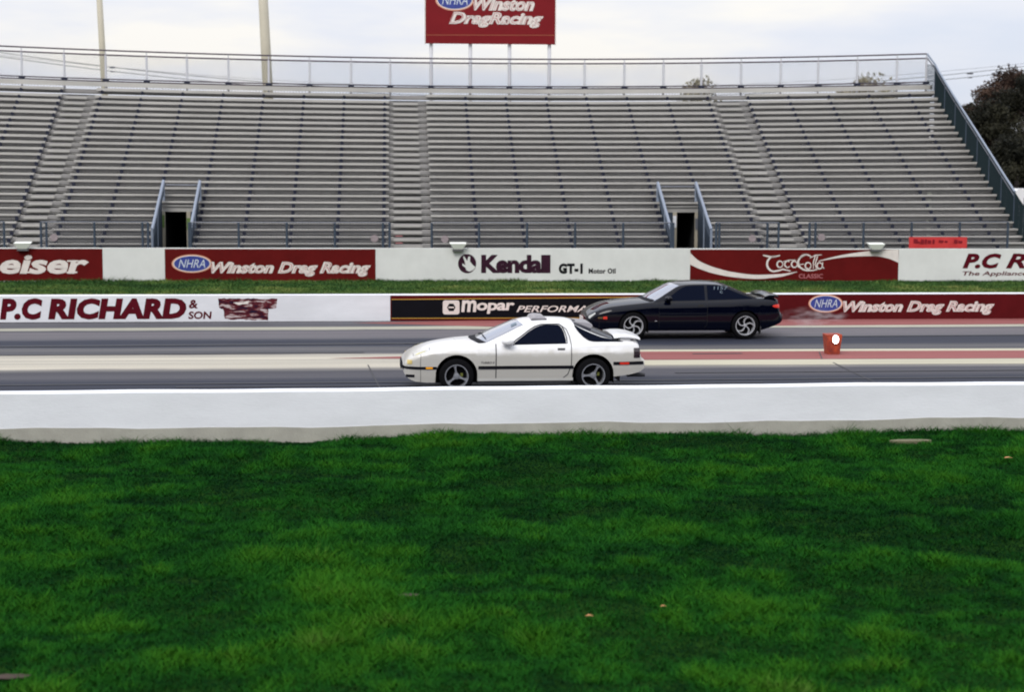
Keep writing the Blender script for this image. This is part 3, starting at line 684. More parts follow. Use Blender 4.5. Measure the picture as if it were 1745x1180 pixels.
# ------------------------------------------------------------------ poles and wires behind the stand
def lean_pole(px0, px1, py1, Y, r0, r1, lb):
    a = atY(px1, py1, Y); b = atY(px0, 0, Y); d = (b-a)/(b.z-a.z)
    base = a-d*(a.z+.1); tp_ = a+d*(17-a.z); mb = MB(); mb.tube([base, tp_], [r0, r1], 14)
    r = empty('light_pole', base); world_child(mb.build('shaft', M['pole'], smooth=True), r)
    mb = MB(); mb.box(tp_+Vector((-1.2,-.1,-.1)), tp_+Vector((1.2,.1,.1))); world_child(mb.build('cross_arm', M['steel']), r)
    for k in (-1, 0, 1):
        mb = MB(); mb.ring([[tp_+Vector((k+.25*s*math.cos(j*math.pi/4), yy, .1+.25*s*math.sin(j*math.pi/4))) for j in range(8)] for yy, s in ((-.35,1),(-.05,.6))][::-1]); world_child(mb.build('lamp_head', M['darkmetal']), r)
    tag(r, lb, 'light pole', 'light poles behind the grandstand')
lean_pole(169.5, 178, 148, 92, .19, .13, 'slim beige light pole near the left end of the grandstand')
lean_pole(448.5, 457, 165, 84, .27, .19, 'thicker beige light pole rising between left and middle aisles')
YW = 118.0
ends = []
for k, (y0, y1_, ym) in enumerate(((89, 113, 159), (96, 121, 166), (93.5, 108, 150))):
    # parabola through the ends with its low point given
    Pts = []
    for x in np.linspace(-700, 2450, 60):
        t = x/1745.0; base = y0+(y1_-y0)*t; bow = 4*t*(1-t)*(ym-(y0+y1_)/2)
        Pts.append(atY(float(x), float(base+bow), YW+k*.3))
    mb = MB(); mb.tube(Pts, .019 if k < 2 else .009, 5); o = mb.build('power_line', M['cable'])
    tag(o, ['upper dark power line sagging behind the grandstand','lower dark power line sagging behind the grandstand','thinnest power line sagging behind the grandstand'][k], 'power line', 'power lines behind the grandstand'); ends.append((Pts[0], Pts[-1]))
for k in (0, 1):
    p = ends[0][k]; r = empty('utility_pole', (p.x, YW+.3, 0)); mb = MB(); mb.tube([(0,0,-.1),(0,0,p.z+.6)], [.2,.13], 10); mb.build('shaft', M['wood'], r)
    mb = MB(); mb.box((-.08,-.8,p.z-.1),(.08,.8,p.z+.05)); mb.build('cross_arm', M['wood'], r)
    tag(r, 'wooden utility pole carrying the power lines beyond the '+('left' if k == 0 else 'right')+' end of the grandstand', 'utility pole', 'utility poles')
for px, py in ((191, 114.5), (1654, 125)):
    p = atY(px, py, YW); mb = MB(); mb.box(p+Vector((-.15,-.1,-.05)), p+Vector((.15,.3,.05))); mb.box(p+Vector((-.10,-.05,-.30)), p+Vector((.10,.2,-.24)))
    tag(mb.build('cable_splice', M['steel']), 'small grey splice box on the power lines at the '+('left' if px < 500 else 'right')+' of the picture', 'splice box')

# ------------------------------------------------------------------ trees
def leafmat(name, a, b):
    m, t, p = nodes(name); g_ = N(t, 'ShaderNodeAttribute'); g_.attribute_name = 'tone'
    r = N(t, 'ShaderNodeValToRGB'); r.color_ramp.elements[0].color = (*a, 1); r.color_ramp.elements[1].color = (*b, 1)
    t.links.new(g_.outputs['Fac'], r.inputs[0]); t.links.new(r.outputs[0], p.inputs['Base Color']); p.inputs['Roughness'].default_value = 0.8; p.inputs['Specular IOR Level'].default_value = 0.15
    return m
LM = [leafmat('dark_evergreen_leaves', (0.006,0.008,0.009), (0.034,0.032,0.018)), leafmat('brown_twig_leaves', (0.014,0.009,0.010), (0.075,0.045,0.03)), leafmat('olive_leaves', (0.13,0.12,0.08), (0.30,0.27,0.19))]
def tree(loc, h, rad, lm, n, label, group, lf=.16, seed=0, gap=0.55):
    rg = np.random.default_rng(seed); r = empty('tree', loc)
    mb = MB(); mb.tube([(0,0,-.2),(.05,0,h*.3),(0,.1,h*.62),(0,0,h*.9)], [.22,.17,.1,.03], 7)
    nc = 46; cents = []
    for k in range(nc):
        zz = rg.uniform(.12, .97); rr = rad*(1-abs(zz-.42)/.62)**.6 if abs(zz-.42) < .6 else .1
        a = rg.uniform(0, 2*math.pi); q = rg.uniform(.25, 1)*max(rr, .2)
        c = np.array((math.cos(a)*q, math.sin(a)*q, zz*h)); cents.append(c)
        if k % 2 == 0: mb.tube([(0,0,max(.15*h, c[2]-q*.8)), tuple(c)], [.05,.015], 4)
    mb.build('trunk', M['bark'], r)
    cents = np.array(cents); ci = rg.integers(0, nc, n); size = rg.uniform(.5, 1.1, nc)[ci]*rad*.36
    d = rg.normal(size=(n,3)); d /= np.linalg.norm(d, axis=1)[:,None]; P = cents[ci]+d*(rg.uniform(0,1,n)**.4*size)[:,None]*np.array((1,1,.75))
    a1 = rg.normal(size=(n,3)); a1 /= np.linalg.norm(a1, axis=1)[:,None]; a2 = rg.normal(size=(n,3)); a2 /= np.linalg.norm(a2, axis=1)[:,None]
    s = rg.uniform(.5, 1.2, n)[:,None]*lf
    V = np.stack([P, P+a1*s, P+a2*s], 1).reshape(-1, 3)
    me = bpy.data.meshes.new('crown'); me.vertices.add(3*n); me.vertices.foreach_set('co', V.ravel()); me.loops.add(3*n); me.loops.foreach_set('vertex_index', np.arange(3*n)); me.polygons.add(n); me.polygons.foreach_set('loop_start', np.arange(n)*3)
    at = me.attributes.new('tone', 'FLOAT', 'POINT'); tone = np.clip(rg.uniform(0,1,nc)[ci]*.6+rg.uniform(0,.4,n), 0, 1); at.data.foreach_set('value', np.repeat(tone, 3)); me.update(); me.materials.append(lm)
    o = bpy.data.objects.new('crown', me); COL.objects.link(o); o.parent = r
    tag(r, label, 'tree', group); return r
def tree_px(px, py, Y, rad, **k):
    p = atY(px, py, Y); tree((p.x, p.y, 0), p.z, rad, **k)
TG = 'dark trees beyond the right end of the grandstand'
tree_px(1722, 122, 108, 2.9, lm=LM[1], n=26000, label='tallest dark tree behind the right end of the grandstand', group=TG, seed=1)
tree_px(1685, 150, 104, 2.2, lm=LM[1], n=22000, label='brownish tree left of the tallest dark tree', group=TG, seed=2)
tree_px(1660, 178, 100, 2.1, lm=LM[1], n=16000, label='short reddish brown tree nearest the sloping guard rail', group=TG, seed=3)
tree_px(1700, 175, 98, 2.6, lm=LM[0], n=26000, label='dark bushy tree in front of the tallest tree', group=TG, seed=4)
tree_px(1752, 132, 102, 3.0, lm=LM[0], n=26000, label='dark tree cut by the right edge of the picture', group=TG, seed=5)
tree_px(1735, 240, 95, 2.6, lm=LM[0], n=20000, label='low dark tree above the white vehicle', group=TG, seed=6)
tree_px(1830, 120, 104, 3.2, lm=LM[0], n=12000, label='dark tree just outside the right edge of the picture', group=TG, seed=7)
tree_px(1192, 142, 150, 4.0, lf=.3, lm=LM[2], n=9000, label='olive treetop showing over the stand above the right portal', group='treetops over the grandstand', seed=8)
tree_px(1470, 138, 150, 5.0, lf=.3, lm=LM[2], n=11000, label='olive treetop showing over the top row near the right end', group='treetops over the grandstand', seed=9)

# unseen wood behind the camera, added to darken reflections in the cars
rgw = np.random.default_rng(77); n_ = 60000
Xw = rgw.uniform(-75, 95, n_); Yw = -22+rgw.uniform(-5, 3, n_); Zw = rgw.uniform(0, 1, n_)**.8*(15+2.5*np.sin(Xw*.5)+1.5*np.sin(Xw*1.3))
d1 = rgw.normal(size=(n_,3))*.55; d2 = rgw.normal(size=(n_,3))*.55; Pw = np.stack([Xw,Yw,Zw],1); V = np.stack([Pw, Pw+d1, Pw+d2], 1).reshape(-1,3)
me = bpy.data.meshes.new('wood'); me.vertices.add(3*n_); me.vertices.foreach_set('co', V.ravel()); me.loops.add(3*n_); me.loops.foreach_set('vertex_index', np.arange(3*n_)); me.polygons.add(n_); me.polygons.foreach_set('loop_start', np.arange(n_)*3)  # added unseen wood, darkens reflections in the cars
me.attributes.new('tone', 'FLOAT', 'POINT').data.foreach_set('value', np.repeat(rgw.uniform(0,1,n_), 3)); me.update(); me.materials.append(LM[0])
wo = bpy.data.objects.new('wood', me); COL.objects.link(wo); tag(wo, 'unseen dark wood added behind the camera to darken car reflections', 'wood', kind='stuff')

n_ = 50000; Xw = rgw.uniform(-190, 260, n_); Yw = 215+rgw.uniform(-6, 6, n_); Zw = rgw.uniform(0, 1, n_)**.8*(4.6+.6*np.sin(Xw*.2)+.5*np.sin(Xw*.53))
d1 = rgw.normal(size=(n_,3))*.7; d2 = rgw.normal(size=(n_,3))*.7; Pw = np.stack([Xw,Yw,Zw],1); V = np.stack([Pw, Pw+d1, Pw+d2], 1).reshape(-1,3)
me = bpy.data.meshes.new('far_wood'); me.vertices.add(3*n_); me.vertices.foreach_set('co', V.ravel()); me.loops.add(3*n_); me.loops.foreach_set('vertex_index', np.arange(3*n_)); me.polygons.add(n_); me.polygons.foreach_set('loop_start', np.arange(n_)*3)
me.attributes.new('tone', 'FLOAT', 'POINT').data.foreach_set('value', np.repeat(rgw.uniform(0,1,n_), 3)); me.update(); me.materials.append(LM[1])
wo = bpy.data.objects.new('far_wood', me); COL.objects.link(wo); tag(wo, 'low brown wood along the horizon far behind the grandstand', 'wood', kind='stuff')

# ------------------------------------------------------------------ white van beyond the stand
pv = atY(1728, 322, 84)
van = tag(empty('van', (pv.x, 84, 0)), 'white van parked beyond the right end of the grandstand, mostly cut by the picture edge', 'van')
Hv = pv.z
prof = [(0,.35),(0,Hv-.35),(.06,Hv-.12),(.25,Hv),(3.6,Hv),(4.1,Hv-.7),(4.9,Hv-1.1),(5.1,.9),(5.1,.35)]
mb = MB(); mb.ring([[Vector((x, y, z)) for x, z in prof] for y in (0, 1.9)][::-1]); mb.build('body', M['vanwhite'], van)
mb = MB(); mb.grid([[Vector((.5,-.006,Hv-.95)), Vector((.5,-.006,Hv-.4))],[Vector((2.1,-.006,Hv-.95)), Vector((2.1,-.006,Hv-.4))]]); mb.build('window', M['glass'], van)
mb = MB(); mb.box((-.012,.1,.75),(-.002,.3,1.2)); mb.build('tail_light', M['redlens'], van)
for x in (.9, 4.1):
    for y in (-.01, 1.7):
        mb = MB(); mb.ring([[Vector((x+.34*math.cos(j*math.pi/10), yy, .34+.34*math.sin(j*math.pi/10))) for j in range(20)] for yy in (y, y+.21)]); mb.build('wheel', M['tyre'], van)

# ------------------------------------------------------------------ cars
def lathe_y(mb, prof, n, cx=0, cz=0, y0=0):
    """prof: (radius, y) pairs; spun round the local y axis"""
    o = len(mb.v); k = len(prof)
    for j in range(n):
        a = 2*math.pi*j/n
        for r_, y in prof: mb.v.append((cx+r_*math.cos(a), y0+y, cz+r_*math.sin(a)))
    for j in range(n):
        j2 = (j+1) % n
        for i in range(k-1): mb.f.append((o+j*k+i, o+j*k+i+1, o+j2*k+i+1, o+j2*k+i))
def make_wheel(parent, x, y, side, R, rr, kind, rot):
    """side -1: outer face towards -y"""
    wr = empty('wheel', (x, y, R)); wr.parent = parent
    s = side
    mb = MB(); W2 = .205
    prof = [(rr-.005, -.0), (rr+.012, .004), (R-.035, -.004), (R-.012, .012), (R, .035), (R, W2-.03), (R-.02, W2), (rr, W2), (rr-.005, .0)]
    lathe_y(mb, [(a, -s*b if s > 0 else b) for a, b in prof], 48); mb.build('tyre', M['tyre'], wr, smooth=True)
    rim = empty('rim', (0,0,0)); rim.parent = wr; rim.rotation_euler = (0, rot, 0)
    sg = 1 if s < 0 else -1
    ma_ = M['alloy'] if kind == 'three' else M['alloy_bright']
    mb = MB(); lathe_y(mb, [(rr, sg*.0), (rr+.004, sg*-.012), (rr-.012, sg*-.012), (rr-.022, sg*.01), (rr-.03, sg*.12)], 48)
    if kind == 'three':
        for k in range(3):
            a0 = 2*math.pi*k/3+math.pi/2
            st = [(.03, .045), (.06, .026), (.10, .016), (.15, .019), (rr-.012, .045)]
            L = []
            for r_, hw_ in st:
                c, q = math.cos(a0), math.sin(a0)
                L.append([Vector((r_*c-q*w_, sg*yy, r_*q+c*w_)) for w_, yy in ((-hw_, .05), (-hw_*.85, .0+.02*(1-r_/rr)), (hw_*.85, .0+.02*(1-r_/rr)), (hw_, .05))])
            mb.ring(L)
        lathe_y(mb, [(.0, sg*-.004), (.03, sg*-.004), (.034, sg*.004), (.052, sg*.006), (.056, sg*.03)], 24)
    else:
        for k in range(5):
            a0 = 2*math.pi*k/5+.3; L = []
            for i in range(7):
                t = i/6; r_ = .035+(rr-.045)*t; a = a0-.75*t*t; hw_ = .012+.013*t
                c, q = math.cos(a), math.sin(a)
                L.append([Vector((r_*c-q*w_, sg*yy, r_*q+c*w_)) for w_, yy in ((-hw_, .06), (-hw_*.8, .012*(1-t)), (hw_*.8, .012*(1-t)), (hw_, .06))])
            mb.ring(L)
        lathe_y(mb, [(.0, sg*.0), (.028, sg*.0), (.04, sg*.012), (.042, sg*.05)], 24)
    mb.build('rim_face', ma_, rim)
    mb = MB(); lathe_y(mb, [(0, sg*.10), (rr-.02, sg*.10)], 32); mb.build('brake_disc', M['tyre'], wr)
    if kind == 'three':
        mb = MB(); mb.box((.07, min(sg*.06, sg*.095), -.01), (.115, max(sg*.06, sg*.095), .05)); mb.build('caliper', mat('yellow_caliper', (0.12,0.13,0.02), .6), wr)
    return wr

class Car:
    def __init__(s, **k): s.__dict__.update(k)
    def fx(s, x): return .6-(.6-x)*s.FN if x < .6 else (3.85+(x-3.85)*s.FR if x > 3.85 else x)
    def zt(s, x): return crv(*s.ZT, x)
    def zc(s, x): return crv(*s.ZC, x)
    def hw(s, x): return crv(*s.HW, x)
    def zb(s, x):
        z = float(np.interp(x, *s.ZB))
        for xw in s.wheels:
            if abs(x-xw) < s.RA: z = max(z, s.R+.01+math.sqrt(max(s.RA**2-(x-xw)**2, 0)))
        return z
    def sy(s, x, z):
        zt = s.zt(x); h = s.hw(x); zz = min(z, zt)
        y = h*float(np.interp(zz, *s.SZ))
        sh = max(0.0, 1-(zt-zz)/s.SH)
        y -= s.SR*sh*sh
        if z > zt: y -= (z-zt)*s.K
        return y
    def side(s, x, z, off=0.0, sgn=-1): return Vector((s.fx(x), sgn*(s.sy(x, z)+off), z+off*.2))
    def ze(s, x): return crv(*s.ZE, x)
    def zg(s, x): return crv(*s.ZG, x)
    def top(s, x, t, off=0.0):          # t in -1..1 across the greenhouse
        ze = s.ze(x); ye = s.sy(x, ze); z = ze+(s.zg(x)-ze)*(1-abs(t)**2.3)
        return Vector((x-off*.35*(1 if x < s.xmid else -1), ye*t, z+off*.9))
    def hood(s, x, t):
        zt = s.zt(x); yt = s.sy(x, zt); return Vector((s.fx(x), yt*t, zt+(s.zc(x)-zt)*(1-abs(t)**s.HE)+.012*(1-abs(t)**6)))
    def stations(s):
        xs = set(np.round(np.linspace(0, s.L, 90), 4)) | {.0, .01, .025, .045, s.L-.01, s.L-.03, s.L-.06}
        for xw in s.wheels:
            xs |= set(np.round(xw+s.RA*np.cos(np.linspace(0, math.pi, 26)), 5)); xs |= {xw-s.RA-.0005, xw+s.RA+.0005}
        return sorted(x for x in xs if 0 <= x <= s.L)
    def shell(s, m, mlow=None):
        xs = s.stations(); rings = []; NS = 26
        for x in xs:
            zb, zt = s.zb(x), s.zt(x); zb = min(zb, zt-.02); r = []
            for i in range(NS):
                t = i/(NS-1); z = zb+(zt-zb)*t; r.append(s.side(x, z, 0, -1))
            for t in np.linspace(-.94, .94, 13): r.append(s.hood(x, float(t)))
            for i in range(NS):
                t = 1-i/(NS-1); z = zb+(zt-zb)*t; r.append(s.side(x, z, 0, 1))
            rings.append(r)
        mb = MB(); mb.grid(rings)
        n = len(rings[0]); mb.f.append(tuple(range(n))); o = (len(rings)-1)*n; mb.f.append(tuple(o+i for i in range(n-1, -1, -1)))
        ob = mb.build('body', m, s.root, smooth=True)
        return ob
    def sidepatch(s, name, m, top, bot, x0, x1, off=.005, nx=24, nz=6, sgn=-1, parent=None, smooth=True):
        mb = MB(); P = []
        for i in range(nx+1):
            x = x0+(x1-x0)*i/nx; a = top(x) if callable(top) else top; b = bot(x) if callable(bot) else bot
            P.append([s.side(x, b+(a-b)*j/nz, off, sgn) for j in range(nz+1)])
        mb.grid(P); return mb.build(name, m, parent or s.root, smooth=smooth)
    def polypatch(s, name, m, poly_t, poly_b, off=.006, sgn=-1, parent=None, nx=30, nz=6):
        """top and bottom outlines as control points"""
        x0 = max(poly_t[0][0], poly_b[0][0]); x1 = min(poly_t[-1][0], poly_b[-1][0])
        T = lambda x: float(np.interp(x, [p[0] for p in poly_t], [p[1] for p in poly_t])); B = lambda x: float(np.interp(x, [p[0] for p in poly_b], [p[1] for p in poly_b]))
        return s.sidepatch(name, m, T, B, x0, x1, off, nx, nz, sgn, parent)
    def toppatch(s, name, m, xa, xb, tw=.93, off=.006, n=16, nt=16, parent=None, t0=None):
        mb = MB(); P = []
        for i in range(n+1):
            r = []
            for j in range(nt+1):
                t = (-tw if t0 is None else t0)+((tw if t0 is None else tw)-(-tw if t0 is None else t0))*j/nt
                a, b = xa(t), xb(t); r.append(s.top(a+(b-a)*i/n, t, off))
            P.append(r)
        mb.grid(P); return mb.build(name, m, parent or s.root, smooth=True)
    def line(s, pts, w=.007, off=.004, m=None, sgn=-1, name='shut_line', parent=None):
        fine = []
        for (xa, za), (xb, zb_) in zip(pts[:-1], pts[1:]):
            k = max(1, int(math.hypot(xb-xa, zb_-za)/.04)); fine += [(xa+(xb-xa)*j/k, za+(zb_-za)*j/k) for j in range(k)]
        pts = fine+[pts[-1]]
        mb = MB(); P = []
        for i, (x, z) in enumerate(pts):
            a = pts[max(i-1,0)]; b = pts[min(i+1,len(pts)-1)]; dx, dz = b[0]-a[0], b[1]-a[1]; l = math.hypot(dx,dz) or 1
            P.append([s.side(x-dz/l*w/2, z+dx/l*w/2, off, sgn), s.side(x+dz/l*w/2, z-dx/l*w/2, off, sgn)])
        mb.grid(P); return mb.build(name, m or M['gap'], parent or s.root)
    def greenhouse(s, m):
        xs = np.linspace(s.GX[0], s.GX[1], 70); rings = []
        for x in xs:
            x = float(x); zt = s.zt(x)-.01; ze = max(s.ze(x), zt+.002); r = []
            for i in range(7): r.append(s.side(x, zt+(ze-zt)*i/6, 0, -1))
            for t in np.linspace(-.96, .96, 17): r.append(s.top(x, float(t)))
            for i in range(7): r.append(s.side(x, ze+(zt-ze)*i/6, 0, 1))
            rings.append(r)
        mb = MB(); mb.grid(rings); return mb.build('cabin', m, s.root, smooth=True)
    def wells(s):
        for xw in s.wheels:
            for sg in (-1, 1):
                mb = MB(); n = 20; P = []
                for i in range(n+1):
                    a = math.pi*i/n; R_ = s.RA+.002; x = xw+R_*math.cos(a); z = s.R+.01+R_*math.sin(a); yo = s.hw(xw)*.985; P.append([Vector((x, sg*(s.sy(x, min(z, s.zt(x)-.03))-.006), z)), Vector((x, sg*.48, z))])
                P = [[Vector((P[0][0].x, P[0][0].y, .16)), Vector((P[0][1].x, P[0][1].y, .16))]]+P+[[Vector((P[-1][0].x, P[-1][0].y, .16)), Vector((P[-1][1].x, P[-1][1].y, .16))]]
                mb.grid(P); o = len(mb.v); mb.v += [tuple(r[1]) for r in P]; mb.f.append(tuple(range(o, o+len(P))))
                mb.build('wheel_arch_liner', M['tyre'], s.root)
        mb = MB(); zf = s.under
        x0, x1 = .15, s.L-.25
        segs = [(.2, s.wheels[0]-s.RA), (s.wheels[0]+s.RA, s.wheels[1]-s.RA), (s.wheels[1]+s.RA, s.L-.35)]
        for a, b in segs: mb.box((a+.12, -s.W/2+.24, zf), (b-.02, s.W/2-.24, zf+.16))
        mb.box((.4, -.45, zf+.02), (s.L-.5, .45, zf+.18))
        mb.build('underbody', M['darkmetal'], s.root)

def wing(car, pts, y0, y1, thick, m, name='spoiler_blade'):
    """blade: pts = (x, z) centre line; spans y0..y1"""
    mb = MB(); rings = []
    n = len(pts)
    for y in np.linspace(y0, y1, 13):
        k = abs(y)/max(abs(y0), abs(y1)); dz = -.02*k**4; dx = -.02*k**4
        pts = [(car.fx(x), z) for x, z in pts] if y == y0 else pts
        up = [(x+dx, z+dz+thick*math.sin(math.pi*min(1,(i+.4)/n))*.6+.004) for i, (x, z) in enumerate(pts)]
        dn = [(x+dx, z+dz-thick*.4) for x, z in pts][::-1]
        rings.append([Vector((x, y, z)) for x, z in up+dn])
    mb.ring(rings); return mb.build(name, m, car.root, smooth=False)

# ---- white coupe
pw = ground(778, 671.0)
root = tag(empty('sports_car', (pw.x-1.0, pw.y+.80, 0)), 'white two door sports coupe in the near lane, closest to the white barrier', 'car')
wc = Car(root=root, FN=.9, FR=1.13, SR=.03, SH=.07, HE=2.2, L=4.32, W=1.69, wheels=(1.0, 3.44), RA=.372, R=.31, K=.50, under=.17, xmid=2.7,
    ZT=([0,.02,.05,.12,.29,.59,.86,1.13,1.41,1.7,2.0,3.0,3.5,4.0,4.12,4.20,4.235,4.26,4.32], [.50,.53,.56,.61,.685,.765,.812,.845,.865,.872,.865,.868,.895,.905,.90,.87,.80,.62,.56]),
    ZC=([0,.02,.05,.12,.29,.59,.86,1.13,1.41,1.8,3.8,4.05,4.15,4.22,4.26,4.32], [.50,.54,.575,.635,.72,.815,.862,.892,.91,.93,.935,.94,.93,.90,.64,.57]),
    HW=([0,.03,.1,.3,.7,1.2,3.3,3.9,4.1,4.22,4.32], [.60,.69,.76,.81,.835,.845,.845,.825,.795,.765,.72]),
    ZB=([0,.03,.12,.25,.45,.64,.66,3.06,3.1,3.79,3.81,4.1,4.25,4.32], [.40,.33,.25,.205,.19,.19,.205,.215,.22,.22,.275,.315,.36,.42]),
    SZ=([.15,.22,.3,.44,.62,.715,.735,.80,.90,1.0], [.885,.905,.93,.967,.992,1.0,.990,.955,.92,.885]),
    ZE=([1.45,1.56,1.9,2.25,2.40,2.6,2.9,3.05,3.15,3.3,3.43,3.6,3.87,3.97,4.05], [.84,.885,1.035,1.195,1.222,1.232,1.228,1.205,1.17,1.105,1.05,.985,.92,.905,.88]),
    ZG=([1.30,1.45,1.6,1.8,2.14,2.3,2.6,3.0,3.15,3.43,3.6,3.87,4.0,4.05], [.88,.955,1.03,1.115,1.245,1.272,1.285,1.27,1.235,1.13,1.06,.955,.92,.90]), GX=(1.32, 4.03))
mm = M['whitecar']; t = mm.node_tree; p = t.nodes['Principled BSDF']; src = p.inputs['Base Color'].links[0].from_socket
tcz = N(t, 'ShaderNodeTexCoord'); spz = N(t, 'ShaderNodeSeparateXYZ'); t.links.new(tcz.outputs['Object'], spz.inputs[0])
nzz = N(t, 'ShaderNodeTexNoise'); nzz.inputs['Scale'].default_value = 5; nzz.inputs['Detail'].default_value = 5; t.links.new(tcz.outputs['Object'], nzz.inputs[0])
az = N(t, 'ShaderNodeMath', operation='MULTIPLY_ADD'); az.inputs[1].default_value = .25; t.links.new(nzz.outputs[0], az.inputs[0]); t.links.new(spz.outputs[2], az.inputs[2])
rz_ = N(t, 'ShaderNodeMapRange'); rz_.inputs[1].default_value = .93; rz_.inputs[2].default_value = .80; rz_.inputs[3].default_value = 0; rz_.inputs[4].default_value = .72; t.links.new(az.outputs[0], rz_.inputs[0])  # beige below the crease: ground reflection and shade painted into the lower body
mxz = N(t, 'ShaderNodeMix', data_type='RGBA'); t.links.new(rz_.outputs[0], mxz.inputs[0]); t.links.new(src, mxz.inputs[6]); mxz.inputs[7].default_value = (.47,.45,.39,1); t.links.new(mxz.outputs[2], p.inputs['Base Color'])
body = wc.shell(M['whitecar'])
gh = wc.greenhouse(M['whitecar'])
wc.wells()
# windscreen (curved base), rear hatch glass
wc.toppatch('windscreen', M['wglass'], lambda t: 1.37+.17*abs(t)**2, lambda t: 2.13+.09*abs(t)**2, tw=.93, off=.007)
hg = wc.toppatch('hatch_glass', M['glass'], lambda t: 3.12+.0*t, lambda t: 3.95, tw=.95, off=.007)
for sg in (-1, 1):
    wc.polypatch('rear_quarter_window', M['glass'], [(3.12,1.19),(3.3,1.10),(3.43,1.045),(3.6,.982),(3.87,.925),(3.97,.91)], [(3.12,1.17),(3.17,1.09),(3.27,.985),(3.36,.925),(3.45,.905),(3.97,.902)], sgn=sg)
    # door with its window, handle, mirror
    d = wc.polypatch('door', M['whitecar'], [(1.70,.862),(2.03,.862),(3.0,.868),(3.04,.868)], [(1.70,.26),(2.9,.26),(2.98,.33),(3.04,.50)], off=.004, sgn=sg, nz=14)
    wc.polypatch('side_window', M['glass'], [(2.03,.885),(2.08,.93),(2.17,.99),(2.30,1.085),(2.42,1.155),(2.52,1.19),(2.60,1.198),(2.83,1.196),(2.88,1.16),(2.92,1.08),(2.945,1.0),(2.955,.93)], [(2.03,.872),(2.955,.882)], sgn=sg, off=.008, parent=d)
    wc.line([(2.0,.875),(2.06,.94),(2.16,1.005),(2.29,1.10),(2.41,1.172),(2.52,1.207),(2.84,1.212),(2.895,1.17),(2.94,1.08),(2.97,.98),(2.975,.88),(2.0,.865)], w=.016, off=.007, m=M['trim'], sgn=sg, name='window_seal', parent=d)
    wc.line([(1.70,.875),(1.70,.26)], w=.018, off=.006, sgn=sg, parent=d)
    wc.line([(2.86,1.20),(2.97,1.12),(3.02,1.0),(3.045,.87),(3.045,.5),(2.985,.33),(2.9,.262)], w=.013, off=.006, sgn=sg, parent=d)
    wc.sidepatch('door_handle', M['gap'], .795, .765, 2.80, 2.93, off=.009, sgn=sg, parent=d, nx=4, nz=2)
    wc.sidepatch('door_handle', M['whitecar2'], .812, .80, 2.79, 2.94, off=.016, sgn=sg, parent=d, nx=4, nz=2)
    mb = MB(); c = wc.side(1.93, .89, .0, sg); rings = []
    for k, (dx, dy, sx, sz) in enumerate(((.02,-.01,.08,.02),(.0,.05,.09,.05),(-.015,.12,.105,.072),(.0,.17,.10,.07),(.01,.20,.06,.04))):
        rings.append([Vector((c.x+dx+sx*math.cos(a*math.pi/6)*(1.2 if math.cos(a*math.pi/6) < 0 else .8), c.y+sg*dy, c.z+.035+sz*math.sin(a*math.pi/6))) for a in range(12)])
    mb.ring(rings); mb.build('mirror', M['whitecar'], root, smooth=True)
    # trim strips, lamps
    wc.sidepatch('side_moulding', M['trim'], .488, .432, 1.385, 3.085, off=.012, sgn=sg, nz=2)
    wc.sidepatch('front_moulding', M['trim'], lambda x: .478+.02*max(0,.3-x), lambda x: .43+.03*max(0,.3-x), .0, .65, off=.010, sgn=sg, nz=2)
    wc.sidepatch('rear_moulding', M['trim'], lambda x: .548, lambda x: .492, 3.80, 4.30, off=.010, sgn=sg, nz=2)
    wc.sidepatch('side_marker', M['amber'], .474, .436, .44, .575, off=.016, sgn=sg, nx=4, nz=2)
    wc.sidepatch('side_marker', M['redlens'], .54, .495, 3.91, 4.06, off=.016, sgn=sg, nx=4, nz=2)
    wc.sidepatch('tail_light', M['darklens'], lambda x: .79+.0*x, lambda x: .615, 4.135, 4.238, off=.008, sgn=sg, nx=6, nz=4)
    wc.line([(.345,.70),(.335,.55),(.34,.20)], w=.008, off=.004, sgn=sg)
    wc.sidepatch('lower_sill', M['whitecar2'], .265, .212, 1.37, 3.08, off=.014, sgn=sg, nz=3)
    wc.sidepatch('front_turn_lamp', mat('pale_amber_lens', (0.62,0.48,0.18), .3), lambda x: .60, lambda x: .525, .075, .17, off=.008, sgn=sg, nx=4, nz=3)
    for xw in (1.0, 3.44):
        make_wheel(root, xw, sg*.835, sg, .31, .207, 'three', (.15 if xw < 2 else -.5)*sg)
# hood details: headlight lid outline, yellow marks
def hoodpatch(P, m, name, off=.006):
    mb = MB(); mb.v = [tuple(wc.hood(x, t)+Vector((-.3*off,0,off))) for x, t in P]; mb.f = [tuple(range(len(P)))]; mb.build(name, m, root)
for sg in (-1, 1):
    hoodpatch([(.22,sg*.93),(.42,sg*.90),(.47,sg*.86),(.28,sg*.88)], mat('faded_yellow_tape', (0.80,0.74,0.16), .6), 'yellow_tape')
    for (a, b) in (((.20,.92),(.52,.92)), ((.20,.62),(.52,.62)), ((.52,.62),(.52,.92)), ((.20,.62),(.20,.92))):
        (xa, ta), (xb, tb) = a, b; n = 6; mb = MB(); P = []
        for i in range(n+1):
            x = xa+(xb-xa)*i/n; t = (ta+(tb-ta)*i/n)*sg; ex, et = (0, .005) if xa != xb else (.0035, 0)
            P.append([wc.hood(x-ex, t-et)+Vector((0,0,.004)), wc.hood(x+ex, t+et)+Vector((0,0,.004))])
        mb.grid(P); mb.build('headlight_lid_gap', M['gap'], root)
